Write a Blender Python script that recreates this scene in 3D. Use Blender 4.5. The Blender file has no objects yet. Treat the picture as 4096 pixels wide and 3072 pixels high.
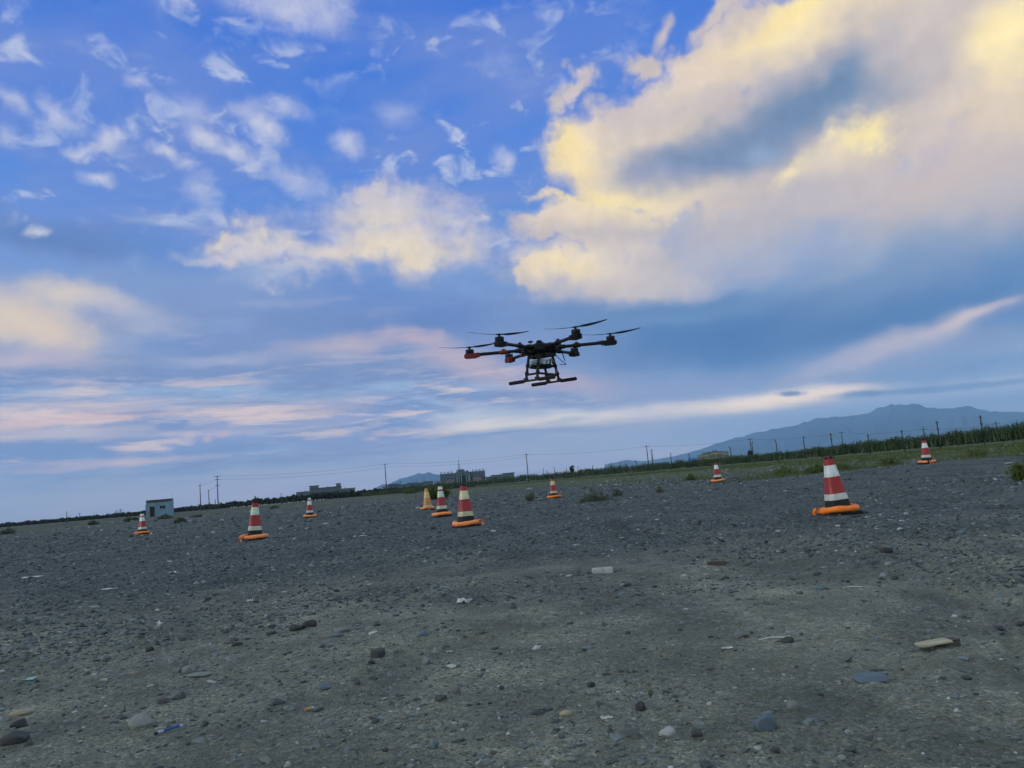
import bpy, math, random
import numpy as np
from mathutils import Vector, Matrix

R = math.radians
random.seed(7)
rng = np.random.default_rng(11)
scene = bpy.context.scene
COL = scene.collection

# ---------------------------------------------------------------- camera
F_PX = 3094.0                       # focal length in pixels of the 4096-wide photograph
ROLL = math.atan(.087)
PITCH = R(7.165)
CAM_Z = 0.68
_c, _s, _cp, _sp = math.cos(ROLL), math.sin(ROLL), math.cos(PITCH), math.sin(PITCH)
V_RIGHT = Vector((_c, _s * _sp, -_s * _cp))
V_UP = Vector((_s, -_c * _sp, _c * _cp))
V_FWD = Vector((0, _cp, _sp))
cam_data = bpy.data.cameras.new('camera')
cam = bpy.data.objects.new('camera', cam_data)
COL.objects.link(cam)
cam_data.sensor_width = 36
cam_data.lens = 36 * F_PX / 4096
cam_data.clip_start = 0.05
cam_data.clip_end = 60000
M3 = Matrix((V_RIGHT, V_UP, -V_FWD)).transposed()
cam.matrix_world = Matrix.Translation((0, 0, CAM_Z)) @ M3.to_4x4()
scene.camera = cam


def ray(px, py):
    """direction (unit depth) of a pixel of the photograph"""
    return V_FWD + V_RIGHT * ((px - 2048) / F_PX) + V_UP * (-(py - 1536) / F_PX)


def hor(px):
    return 2104.6 - .087 * px


def on_ground(px, py):
    d = ray(px, py)
    t = -CAM_Z / d.z
    return Vector((d.x * t, d.y * t, 0))


def at_depth(px, py, dep):
    return ray(px, py) * dep + Vector((0, 0, CAM_Z))


def az_el(px, py):
    d = ray(px, py)
    return math.degrees(math.atan2(d.x, d.y)), math.degrees(math.atan2(d.z, math.hypot(d.x, d.y)))


def lin(rgb):
    out = []
    for v in rgb:
        v /= 255.0
        out.append(v / 12.92 if v <= .04045 else ((v + .055) / 1.055) ** 2.4)
    return out


# ---------------------------------------------------------------- view
scene.view_settings.view_transform = 'Standard'
scene.view_settings.look = 'None'
scene.view_settings.gamma = 1
scene.view_settings.exposure = 0.12
scene.view_settings.use_curve_mapping = False
scene.render.engine = 'CYCLES'
scene.cycles.use_denoising = True
scene.cycles.use_adaptive_sampling = True
scene.cycles.adaptive_threshold = 0.02
scene.cycles.adaptive_min_samples = 12
scene.cycles.max_bounces = 6
scene.cycles.diffuse_bounces = 3
scene.cycles.volume_bounces = 4
scene.cycles.sample_clamp_indirect = 4

# ---------------------------------------------------------------- world: dusk sky with clouds
world = bpy.data.worlds.new('World')
scene.world = world
world.use_nodes = True
wt = world.node_tree
wt.nodes.clear()
SUN_AZ = R(-118)                    # to the left and a little behind the camera (0 = +Y, clockwise positive)
SUN_EL = R(9)


class NB:
    """small helper that writes node graphs"""

    def __init__(self, tree):
        self.t = tree

    def n(self, typ, **kw):
        nd = self.t.nodes.new(typ)
        for k, v in kw.items():
            setattr(nd, k, v)
        return nd

    def put(self, sock, v):
        if hasattr(v, 'is_output'):
            self.t.links.new(v, sock)
        elif v is not None:
            sock.default_value = v

    def m(self, op, a, b=None, c=None, clamp=False):
        nd = self.n('ShaderNodeMath', operation=op, use_clamp=clamp)
        for i, v in enumerate((a, b, c)):
            if v is not None:
                self.put(nd.inputs[i], v)
        return nd.outputs[0]

    def vm(self, op, a, b=None, scale=None):
        nd = self.n('ShaderNodeVectorMath', operation=op)
        self.put(nd.inputs[0], a)
        if b is not None:
            self.put(nd.inputs[1], b)
        if scale is not None:
            self.put(nd.inputs['Scale'], scale)
        return nd.outputs['Value'] if op in ('DOT_PRODUCT', 'LENGTH', 'DISTANCE') else nd.outputs[0]

    def mr(self, v, a, b, c=0.0, d=1.0, smooth=True):
        nd = self.n('ShaderNodeMapRange', interpolation_type='SMOOTHSTEP' if smooth else 'LINEAR')
        nd.clamp = True
        self.put(nd.inputs['Value'], v)
        for k, x in (('From Min', a), ('From Max', b), ('To Min', c), ('To Max', d)):
            self.put(nd.inputs[k], x)
        return nd.outputs[0]

    def mix(self, f, a, b, blend='MIX'):
        nd = self.n('ShaderNodeMix', data_type='RGBA', blend_type=blend)
        self.put(nd.inputs[0], f)
        for i, v in ((6, a), (7, b)):
            if isinstance(v, (list, tuple)):
                v = tuple(v)[:3] + (1,)
            self.put(nd.inputs[i], v)
        return nd.outputs[2]

    def noise(self, vec, scale, detail=4, rough=.55, dist=0.0, lac=2.0, color=False, dim='3D'):
        nd = self.n('ShaderNodeTexNoise', noise_dimensions=dim)
        if vec is not None:
            self.put(nd.inputs['Vector'], vec)
        nd.inputs['Scale'].default_value = scale
        nd.inputs['Detail'].default_value = detail
        nd.inputs['Roughness'].default_value = rough
        nd.inputs['Distortion'].default_value = dist
        nd.inputs['Lacunarity'].default_value = lac
        return nd.outputs['Color' if color else 'Fac']

    def ramp(self, fac, stops, interp='LINEAR'):
        nd = self.n('ShaderNodeValToRGB')
        self.put(nd.inputs[0], fac)
        cr = nd.color_ramp
        cr.interpolation = interp
        while len(cr.elements) > 1:
            cr.elements.remove(cr.elements[-1])
        cr.elements[0].position = stops[0][0]
        cr.elements[0].color = tuple(stops[0][1][:3]) + (1,)
        for p, c in stops[1:]:
            e = cr.elements.new(p)
            e.color = tuple(c[:3]) + (1,)
        return nd.outputs[0]


W = NB(wt)
tc = W.n('ShaderNodeTexCoord')
dirv = tc.outputs['Generated']
sx = W.n('ShaderNodeSeparateXYZ')
W.put(sx.inputs[0], dirv)
DX, DY, DZ = sx.outputs
az = W.m('MULTIPLY', W.m('ARCTAN2', DX, DY), 180 / math.pi)
el = W.m('MULTIPLY', W.m('ARCSINE', DZ), 180 / math.pi)


def comb(x, y, z=0.0):
    nd = W.n('ShaderNodeCombineXYZ')
    W.put(nd.inputs[0], x)
    W.put(nd.inputs[1], y)
    W.put(nd.inputs[2], z)
    return nd.outputs[0]


ae = comb(az, el, 1.0)                              # degrees, homogeneous
# cloud-deck coordinates: a layer seen in perspective
zz = W.m('ADD', W.m('MAXIMUM', DZ, 0.0), 0.10)
deck = comb(W.m('DIVIDE', DX, zz), W.m('DIVIDE', DY, zz), 0.0)


low = W.mr(el, 3, 22, .10, 1.0)                      # layers flatten towards the horizon


def warped(base, scale, amp, detail=4, off=0.0):
    c = W.noise(W.vm('ADD', dirv, (off, off * .7, 0)), scale, detail, .6, color=True)
    v = W.vm('SUBTRACT', c, (.5, .5, .5))
    v = W.vm('MULTIPLY', v, comb(amp, W.m('MULTIPLY', low, amp), 0.0))
    return W.vm('ADD', base, v)


aeW = warped(ae, 5.0, 9.0, 4)                       # broad swirls
aeF = warped(aeW, 22.0, 4.0, 5, 3.3)                # fine curls
nb_fine = W.m('SUBTRACT', W.noise(dirv, 15, 9, .66), .5)
nb_fine = W.m('ADD', nb_fine, W.m('MULTIPLY', W.m('ABSOLUTE', W.m('SUBTRACT', W.noise(W.vm('ADD', dirv, (7, 3, 1)), 26, 5, .6), .5)), .22))
nb_fine = W.m('SUBTRACT', nb_fine, .02)
nb_big = W.m('SUBTRACT', W.noise(W.vm('ADD', dirv, (4, 1, 2)), 5.5, 7, .6), .5)
strat_v = W.vm('MULTIPLY', dirv, (4.5, 4.5, 26.0))
n_str = W.m('SUBTRACT', W.noise(strat_v, 1.6, 8, .62), .5)
n_deck = W.m('SUBTRACT', W.noise(deck, 3.2, 8, .6, .4), .5)
n_deck2 = W.m('SUBTRACT', W.noise(W.vm('MULTIPLY', deck, (1.0, 1.7, 1)), 1.1, 6, .55, .6), .5)
n_alto = W.noise(W.vm('MULTIPLY', W.vm('ADD', dirv, (.2, .9, .1)), (1.0, 1.0, 1.5)), 21, 5, .56, .5)
n_band = W.noise(W.vm('MULTIPLY', W.vm('ADD', dirv, (.4, .1, .3)), (8.0, 8.0, 70.0)), 1.0, 7, .58, .3)
# relief of the billows: difference of the same noise a little way towards the light
relief = W.m('SUBTRACT', W.noise(W.vm('ADD', dirv, (-.010, 0, .010)), 17, 9, .64), W.noise(dirv, 17, 9, .64))
NOI = {'fine': nb_fine, 'big': nb_big, 'str': n_str, 'deck': n_deck}
aeS = warped(ae, 14.0, 3.2, 5, 6.1)
CO = {'raw': ae, 'w': aeW, 'f': aeF, 's': aeS}


# one reusable patch: soft ellipse in sky direction whose edge is eaten by noise
sg = bpy.data.node_groups.new('sky_patch', 'ShaderNodeTree')
for nm, ty in (('Coord', 'NodeSocketVector'), ('U', 'NodeSocketVector'), ('V', 'NodeSocketVector'), ('Noise', 'NodeSocketFloat'), ('Amount', 'NodeSocketFloat'),
               ('Soft', 'NodeSocketFloat'), ('Alpha', 'NodeSocketFloat'), ('Below', 'NodeSocketColor'), ('Colour', 'NodeSocketColor')):
    sg.interface.new_socket(nm, in_out='INPUT', socket_type=ty)
sg.interface.new_socket('Result', in_out='OUTPUT', socket_type='NodeSocketColor')
sg.interface.new_socket('Mask', in_out='OUTPUT', socket_type='NodeSocketFloat')
G = NB(sg)
gi = G.n('NodeGroupInput').outputs
go = G.n('NodeGroupOutput').inputs
gu = G.vm('DOT_PRODUCT', gi['Coord'], gi['U'])
gv = G.vm('DOT_PRODUCT', gi['Coord'], gi['V'])
gr = G.m('SQRT', G.m('MULTIPLY_ADD', gu, gu, G.m('MULTIPLY', gv, gv)))
gr = G.m('MULTIPLY_ADD', gi['Noise'], gi['Amount'], gr)
gm = G.mr(gr, G.m('SUBTRACT', 1.0, gi['Soft']), G.m('MULTIPLY_ADD', gi['Soft'], .35, 1.0), 1.0, 0.0)
gm = G.m('MULTIPLY', gm, gi['Alpha'])
sg.links.new(gm, go['Mask'])
sg.links.new(G.mix(gm, gi['Below'], gi['Colour']), go['Result'])


def patch(D, rx, ry, rot=0, soft=.7, nk=.8, noise='big', co='w', alpha=1.0, below=None, rgb=None):
    """D and radii are measured on a 2212-wide print of the photograph and turned into azimuth / elevation"""
    k = 4096 / 2212
    px, py = D[0] * k, D[1] * k
    a = R(rot)
    ux, uy = math.cos(a), math.sin(a)
    c0 = Vector(az_el(px, py))
    e = 12.0
    cu = (Vector(az_el(px + ux * e, py + uy * e)) - c0) / e * (rx * k)
    cv = (Vector(az_el(px - uy * e, py + ux * e)) - c0) / e * (ry * k)
    inv = Matrix(((cu.x, cv.x), (cu.y, cv.y))).inverted()
    t = inv @ c0
    nd = W.n('ShaderNodeGroup', node_tree=sg)
    i = nd.inputs
    W.put(i['Coord'], CO[co])
    i['U'].default_value = (inv[0][0], inv[0][1], -t.x)
    i['V'].default_value = (inv[1][0], inv[1][1], -t.y)
    W.put(i['Noise'], NOI[noise])
    i['Amount'].default_value = nk
    i['Soft'].default_value = soft
    i['Alpha'].default_value = alpha
    if rgb is not None:
        W.put(i['Below'], below)
        i['Colour'].default_value = lin(rgb) + [1]
        return nd.outputs['Result']
    return nd.outputs['Mask']


SIDE = [None]
MID, MARG = 1120, 230


def skip(D, rx, ry):
    """the sky is written as two halves; a patch belongs to each half it can reach"""
    if SIDE[0] == 'L' and D[0] - rx * 1.45 > MID + MARG:
        return True
    return SIDE[0] == 'R' and D[0] + rx * 1.45 < MID - MARG


def over(col, rgb, alpha, D, rx, ry, rot=0, **k):
    if skip(D, rx, ry):
        return col
    return patch(D, rx, ry, rot, alpha=alpha, below=col, rgb=rgb, **k)


def flat_col(rgb):
    nd = W.n('ShaderNodeRGB')
    nd.outputs[0].default_value = lin(rgb) + [1]
    return nd.outputs[0]


# clear sky: blue overhead, lavender grey towards the horizon
sky_tex = W.n('ShaderNodeTexSky', sky_type='NISHITA')
sky_tex.sun_disc = False
sky_tex.sun_elevation = SUN_EL
sky_tex.sun_rotation = SUN_AZ
sky_tex.altitude = 1200
sky_tex.air_density = 1.0
sky_tex.dust_density = .6
nish = W.vm('SCALE', sky_tex.outputs[0], scale=.028)
grad = W.ramp(W.mr(el, 0, 60, 0, 1, smooth=False), [
    (0.00, lin((200, 196, 218))), (0.06, lin((192, 200, 226))), (0.13, lin((154, 180, 220))),
    (0.24, lin((100, 148, 216))), (0.40, lin((56, 122, 222))), (0.58, lin((38, 104, 214))), (1.0, lin((44, 88, 172)))])
clear = W.mix(1.0, W.vm('SCALE', grad, scale=.84), nish, 'ADD')
# thin high veil and small fair puffs, everywhere on the dome
veil = W.mr(W.m('ADD', n_deck2, W.m('MULTIPLY', n_deck, .35)), -.16, .20, 0, .85)
front_r = W.m('MULTIPLY', W.mr(az, 4, 16), W.mr(az, 45, 70, 1, 0))        # the clear gap beside the great cloud
veil = W.m('MULTIPLY', veil, W.m('MULTIPLY_ADD', front_r, -.75, 1.0))
base = W.mix(veil, clear, lin((120, 140, 202)))
puff = W.mr(W.m('ADD', n_deck, W.m('MULTIPLY', n_deck2, .55)), .05, .30, 0, .7)
puff = W.m('MULTIPLY', puff, W.mr(el, 8, 20))
puff = W.m('MULTIPLY', puff, W.m('SUBTRACT', 1.0, front_r))
base = W.mix(puff, base, lin((196, 206, 226)))
alto = W.m('MULTIPLY', W.mr(n_alto, .53, .70, 0, .75), W.mr(W.m('ADD', n_deck2, W.m('MULTIPLY', nb_big, .6)), -.16, .10))
alto = W.m('MULTIPLY', alto, W.m('MULTIPLY', W.mr(el, 11, 18), W.m('SUBTRACT', 1.0, front_r)))
base = W.mix(alto, base, lin((202, 208, 224)))
# added cloud over the unseen dome, tinted to neutralise the light on the ground
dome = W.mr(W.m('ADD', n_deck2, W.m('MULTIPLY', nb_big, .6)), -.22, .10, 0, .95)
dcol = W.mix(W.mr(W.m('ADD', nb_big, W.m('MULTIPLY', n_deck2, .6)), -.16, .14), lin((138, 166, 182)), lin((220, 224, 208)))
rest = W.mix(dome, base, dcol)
# broken layer cloud low in the sky
st = W.m('ADD', W.m('ADD', n_deck, W.m('MULTIPLY', n_deck2, .7)), W.m('MULTIPLY', n_str, .7))
st_col = W.ramp(W.mr(st, -.28, .32, smooth=False), [(0, lin((166, 192, 224))), (.26, lin((142, 164, 206))), (.44, lin((118, 140, 188))), (.60, lin((138, 154, 196))), (.76, lin((180, 178, 200))), (1, lin((226, 202, 194)))])
st_a = W.m('MULTIPLY', W.mr(el, 1.0, 5.0), W.mr(el, 17.5, 11.5))
st_a = W.m('MULTIPLY', st_a, W.mr(az, 2, 14, .95, .55))


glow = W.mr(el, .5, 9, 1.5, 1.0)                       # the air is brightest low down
rest = W.vm('SCALE', rest, scale=W.m('MULTIPLY', glow, 1.35))   # whole unseen dome brightened to lift the light on haze and ground


bl = W.m('MULTIPLY', W.m('MULTIPLY', W.mr(el, 2.0, 4.0), W.mr(el, 11, 7)), W.mr(az, 3, 12, 1, .15))


def front(side):
    SIDE[0] = side
    sky = W.mix(st_a, base, st_col)
    # blue-grey sheet over the lower left half
    for D, rx, ry, rot, rgb, al in [((160, 500), 330, 60, 8, (96, 126, 184), .75), ((520, 640), 640, 110, 0, (136, 156, 198), .75),
                                    ((250, 600), 300, 60, 4, (124, 148, 196), .7), ((650, 760), 700, 70, 0, (128, 148, 192), .7),
                                    ((930, 690), 300, 60, 0, (96, 130, 194), .9), ((820, 640), 300, 40, -3, (100, 136, 200), .7),
                                    ((350, 740), 260, 45, 0, (112, 142, 198), .6), ((1180, 700), 260, 90, 0, (122, 146, 196), .7),
                                    ((500, 860), 800, 26, -2, (168, 194, 222), .55), ((250, 838), 420, 16, -2, (176, 200, 224), .6)]:
        sky = over(sky, rgb, al * .88, D, rx, ry, rot, soft=1.0, nk=1.6, noise='str')
    for D, rx, ry, rot, rgb, al in [((120, 520), 240, 36, 8, (92, 122, 180), .8), ((330, 690), 220, 40, -2, (118, 140, 188), .75), ((700, 690), 240, 34, 2, (114, 138, 190), .75), ((960, 700), 220, 44, -3, (98, 128, 188), .85), ((1180, 735), 200, 60, 0, (122, 142, 190), .75), ((620, 800), 260, 26, -2, (128, 148, 192), .7), ((200, 790), 240, 24, -2, (130, 148, 190), .7)]:
        sky = over(sky, rgb, al, D, rx, ry, rot, soft=1.0, nk=1.7, noise='fine', co='s')
    # fair-weather puffs, upper left
    for D, rx, ry, rot, al in PUFFS:
        sky = over(sky, (218, 216, 222), al * .85, D, rx * 1.1, ry * 1.3, rot, soft=1.2, nk=2.1, noise='fine', co='s')
    # warm patches on the grey sheet
    for D, rx, ry, rot, rgb, al in [((60, 700), 230, 90, 12, (206, 196, 196), .8), ((40, 690), 170, 66, 14, (240, 214, 178), .9), ((110, 720), 120, 40, 10, (236, 210, 182), .75), ((170, 632), 120, 34, 8, (232, 212, 184), .9), ((250, 655), 110, 28, 8, (206, 198, 200), .8)]:
        sky = over(sky, rgb, al, D, rx, ry, rot, soft=1.15, nk=1.3, noise='fine', co='s')
    for D, rx, ry, rot, rgb, al in [((20, 770), 140, 30, 0, (206, 188, 196), .8),
                                    ((300, 700), 130, 40, 0, (190, 190, 205), .6), ((760, 748), 140, 22, -2, (208, 188, 192), .8), ((560, 770), 160, 18, -3, (178, 180, 205), .6),
                                    ((1030, 790), 190, 36, 14, (214, 186, 190), .8), ((930, 750), 90, 18, 0, (212, 184, 188), .6), ((1260, 815), 120, 30, 8, (204, 174, 186), .8),
                                    ((560, 886), 240, 30, -3, (216, 192, 190), .75), ((600, 896), 90, 12, -3, (232, 204, 184), .65), ((120, 882), 340, 24, -3, (220, 196, 194), .75),
                                    ((90, 936), 340, 22, -3, (222, 198, 190), .7), ((420, 930), 280, 18, -3, (208, 190, 198), .6), ((450, 775), 160, 14, 0, (180, 186, 210), .5)]:
        sky = over(sky, rgb, al, D, rx, ry, rot, soft=1.0, nk=1.3, noise='str')
    # low ragged clouds near the horizon
    for D, rx, ry, rot, rgb, al in [((130, 905), 300, 16, -4, (246, 204, 186), .8), ((620, 915), 260, 12, -4, (240, 206, 190), .7), ((80, 978), 130, 24, -4, (116, 136, 184), .95), ((270, 965), 170, 24, -5, (122, 142, 188), .9), ((480, 958), 230, 24, -4, (134, 152, 196), .9),
                                    ((760, 955), 230, 24, -4, (146, 160, 202), .85), ((370, 915), 60, 12, -8, (124, 144, 192), .9), ((680, 908), 260, 16, -4, (136, 156, 200), .75),
                                    ((960, 888), 80, 11, 4, (116, 142, 194), .9), ((1000, 926), 160, 18, -5, (150, 166, 204), .85), ((250, 1000), 260, 12, -4, (236, 196, 194), .6)]:
        sky = over(sky, rgb, al, D, rx, ry, rot, soft=.6, nk=2.0, noise='fine')
    for D, rx, ry in [((480, 938), 14, 6), ((448, 948), 9, 6), ((665, 940), 16, 5), ((735, 938), 18, 5), ((825, 934), 16, 6), ((282, 972), 22, 8), ((290, 1000), 26, 8), ((800, 948), 14, 5)]:
        sky = over(sky, (226, 192, 188), .75, D, rx * 1.5, ry * 1.5, -4, soft=1.0, nk=1.6, noise='fine', co='raw')
    sky = over(sky, (210, 204, 222), .8, (250, 1100), 900, 74, -5, soft=.55, nk=.25, noise='str', co='raw')

    # fine warm and grey bands low in the sky
    sky = W.mix(W.m('MULTIPLY', bl, W.mr(n_band, .47, .34, 0, .6)), sky, lin((124, 142, 186)))
    sky = W.mix(W.m('MULTIPLY', bl, W.mr(n_band, .51, .68, 0, .8)), sky, lin((252, 220, 202)))

    # lit cumulus bank left of the centre
    if side == 'L':
        bank = None
        for D, rx, ry, rot in [((470, 528), 90, 28, 6), ((560, 552), 150, 46, 4), ((700, 560), 180, 62, 0), ((845, 480), 200, 70, 0), ((890, 545), 200, 74, -4), ((770, 436), 80, 30, 0), ((620, 600), 160, 30, 0), ((480, 560), 130, 26, 12)]:
            f = patch(D, rx, ry, rot, soft=.85, nk=1.9, noise='fine', co='f')
            bank = f if bank is None else W.m('MAXIMUM', bank, f)
        bcol = flat_col((212, 202, 202))
        for D, rx, ry, rot, rgb, al in [((840, 570), 210, 46, -5, (246, 224, 184), .92), ((820, 500), 110, 36, 0, (228, 214, 190), .8), ((450, 520), 60, 18, 0, (236, 220, 186), .8), ((560, 530), 80, 22, 0, (228, 214, 194), .8),
                                        ((560, 600), 240, 30, 0, (150, 170, 206), .95), ((900, 470), 90, 20, 0, (206, 200, 206), .6), ((660, 590), 100, 26, 0, (192, 190, 204), .7), ((880, 610), 240, 18, -3, (190, 186, 200), .8)]:
            bcol = over(bcol, rgb, al, D, rx, ry, rot, soft=1.0, nk=.9, noise='fine')
        bcol = W.vm('SCALE', bcol, scale=W.m('MULTIPLY_ADD', relief, .6, 1.0))
        sky = W.mix(W.m('MULTIPLY', bank, .95), sky, bcol)
    # dark blue underside and rain curtains
    for D, rx, ry, rot, rgb, al in [((1720, 700), 640, 120, -6, (96, 140, 192), .95), ((1560, 740), 320, 80, 0, (84, 132, 188), .8), ((2120, 600), 300, 150, -32, (72, 124, 182), .95),
                                    ((1480, 660), 280, 36, -6, (92, 134, 182), .9), ((2212, 500), 90, 120, 0, (72, 122, 180), .7),
                                    ((1700, 800), 460, 36, -7, (134, 154, 196), .9), ((1330, 760), 130, 110, 0, (140, 158, 198), .7), ((2080, 790), 260, 40, -8, (104, 146, 194), .9),
                                    ((1410, 740), 60, 120, 3, (116, 148, 196), .6), ((1160, 745), 130, 60, 0, (140, 156, 200), .5)]:
        sky = over(sky, rgb, al, D, rx, ry, rot, soft=1.0, nk=.7, noise='big')
    # great cumulus on the right
    cm = None
    for D, rx, ry, rot, sf, nk in [((1980, 120), 540, 230, -24, .35, .9), ((1760, 300), 440, 250, -25, .4, .9), ((2190, 330), 360, 420, 0, .8, .5), ((1330, 345), 130, 130, 0, .4, 1.1), ((1500, 330), 250, 180, -25, .35, .9),
                                   ((1300, 500), 160, 76, 0, .4, 1.1), ((1230, 510), 150, 40, -5, .5, 1.1), ((1330, 590), 260, 70, -4, .6, .9), ((1160, 606), 76, 40, -10, .4, 1.1), ((1620, 490), 400, 150, -10, 1.0, .5), ((1960, 460), 420, 190, -25, 1.0, .5), ((2180, 430), 280, 220, -30, 1.0, .4),
                                   ((1450, 235), 190, 105, -35, .45, .9), ((1640, 95), 230, 85, -25, .4, .9), ((1330, 400), 130, 90, 0, .5, .9), ((1282, 176), 62, 34, -30, .7, 1.4), ((1240, 215), 28, 42, 15, .7, 1.4), ((1420, 112), 68, 30, -10, .8, 1.5), ((1470, 40), 22, 50, 10, .9, 1.5), ((1600, 20), 90, 40, -25, .7, 1.4), ((1190, 450), 40, 20, 0, .8, 1.5)]:
        if skip(D, rx, ry):
            continue
        f = patch(D, rx, ry, rot, soft=min(1.0, sf * .95), nk=nk * 1.15, noise='fine', co='f' if sf < .9 else 'w')
        cm = f if cm is None else W.m('MAXIMUM', cm, f)
    ccol = flat_col((204, 190, 184))
    for D, rx, ry, rot, rgb, al, nk in [
            ((1700, 560), 540, 130, -8, (176, 178, 192), .95, .4), ((1420, 200), 160, 70, -35, (214, 198, 188), .8, .6),
            ((1690, 262), 320, 86, -24, (108, 134, 168), 1, .5), ((1540, 350), 270, 70, -14, (116, 138, 172), .98, .6), ((1820, 200), 150, 80, -25, (106, 134, 168), .95, .6), ((1450, 380), 110, 36, 0, (154, 158, 184), .85, .6),
            ((1790, 150), 160, 40, -22, (180, 174, 180), .7, .6),
            ((1280, 340), 80, 110, 4, (248, 226, 182), .95, .7), ((1330, 452), 220, 56, -4, (250, 228, 180), .97, .7), ((1230, 480), 130, 34, -10, (238, 216, 188), .8, .7),
            ((1420, 290), 150, 38, -22, (222, 204, 184), .85, .6), ((1720, 80), 270, 66, -22, (251, 229, 178), .97, .7), ((1560, 120), 140, 56, -28, (228, 208, 188), .9, .7), ((1880, 40), 170, 60, -20, (236, 216, 180), .8, .6),
            ((1990, 120), 120, 60, -35, (206, 192, 184), .7, .6), ((2190, 70), 140, 110, -30, (272, 248, 176), 1, .8), ((2205, 150), 140, 120, 0, (252, 230, 178), .95, .6), ((2130, 240), 210, 110, -20, (234, 212, 182), .9, .5),
            ((2080, 380), 280, 130, -10, (212, 194, 184), .85, .4), ((1840, 312), 96, 46, -32, (252, 232, 180), .97, 1.0), ((1690, 396), 60, 32, -36, (254, 234, 176), .98, 1.0), ((1780, 370), 120, 38, -15, (230, 212, 186), .8, .8),
            ((1860, 440), 270, 50, -6, (200, 188, 188), .8, .5), ((1960, 370), 90, 44, 0, (192, 182, 188), .5, .6), ((1640, 340), 40, 30, 0, (150, 172, 205), .6, .9),
            ((1230, 575), 190, 46, -6, (246, 226, 196), .9, .7), ((1380, 600), 170, 44, -8, (222, 206, 192), .8, .7), ((1540, 560), 200, 70, -10, (196, 188, 194), .7, .4),
            ((1262, 335), 46, 92, 4, (255, 228, 158), .95, .8), ((1290, 446), 110, 26, -6, (255, 230, 162), .95, .8), ((1740, 52), 210, 34, -22, (256, 232, 160), .95, .8), ((1200, 590), 110, 24, -6, (252, 228, 176), .85, .8), ((1860, 300), 60, 26, -32, (258, 236, 162), .95, 1.0), ((1250, 220), 60, 60, 0, (206, 198, 200), .6, .6), ((1400, 654), 300, 22, -6, (150, 162, 188), .85, .6), ((1950, 560), 360, 80, -28, (168, 176, 194), .85, .5), ((2170, 560), 160, 120, -30, (104, 146, 190), .8, .4)]:
        ccol = over(ccol, rgb, al, D, rx, ry, rot, soft=1.0, nk=nk * .6, noise='big' if nk < .95 else 'fine', co='w' if nk < .95 else 'f')
    ccol = W.vm('SCALE', ccol, scale=W.m('MULTIPLY_ADD', relief, .42, 1.0))
    sky = W.mix(cm, sky, ccol)
    for D, rx, ry, rot, rgb, al in [((1780, 706), 520, 84, -7, (74, 118, 174), .92), ((1600, 715), 380, 74, -5, (66, 112, 172), .9), ((1480, 666), 330, 34, -5, (84, 126, 176), .9), ((1880, 620), 240, 60, -26, (112, 144, 186), .8), ((2110, 640), 240, 100, -30, (72, 122, 182), .75), ((2060, 420), 260, 130, -8, (210, 192, 182), .75), ((1480, 660), 250, 20, -7, (98, 138, 184), .8), ((1380, 680), 260, 16, -4, (106, 142, 190), .6), ((1700, 610), 160, 30, -18, (118, 150, 192), .6),
                                    ((1950, 790), 330, 60, -16, (140, 158, 194), .75), ((1900, 770), 260, 40, -20, (172, 174, 200), .75), ((1965, 735), 250, 26, -22, (208, 194, 202), .8), ((2080, 684), 100, 13, -22, (236, 212, 202), .85), ((2160, 690), 100, 26, -10, (92, 134, 192), .85), ((1780, 800), 160, 16, -18, (170, 172, 198), .6),
                                    ((1290, 830), 100, 26, 6, (202, 176, 188), .6), ((1200, 860), 60, 24, 0, (138, 150, 194), .7), ((1420, 850), 200, 30, -4, (150, 160, 196), .75)]:
        sky = over(sky, rgb, al, D, rx, ry, rot, soft=1.0, nk=.9, noise='fine')
    # pale opening above the horizon
    for D, rx, ry, rot, rgb, al in [((1330, 895), 360, 24, -4, (256, 240, 222), .8), ((1640, 868), 290, 24, -6, (300, 266, 226), .95), ((1800, 850), 170, 16, -6, (290, 254, 222), .9), ((1060, 895), 170, 28, -3, (226, 226, 226), .8), ((1120, 915), 190, 15, -5, (276, 254, 226), .8)]:
        sky = over(sky, rgb, al, D, rx, ry, rot, soft=1.2, nk=1.5, noise='str')
    for D, rx, ry, rot, rgb, al in [((1720, 850), 40, 7, -2, (108, 134, 176), .9), ((1900, 850), 120, 10, -5, (104, 136, 182), .85), ((2060, 836), 170, 9, -5, (112, 144, 190), .8), ((1240, 905), 60, 9, -10, (176, 184, 200), .6), ((960, 885), 60, 9, 3, (132, 154, 200), .7)]:
        sky = over(sky, rgb, al, D, rx, ry, rot, soft=.8, nk=1.8, noise='fine')
    sky = over(sky, (200, 202, 226), .8, (1180, 978), 580, 46, -5, soft=.5, nk=.7, noise='fine', co='raw')
    sky = over(sky, (160, 184, 222), .75, (1850, 905), 640, 42, -6, soft=.7, nk=.3, noise='str', co='raw')
    return W.vm('SCALE', sky, scale=glow)


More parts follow.
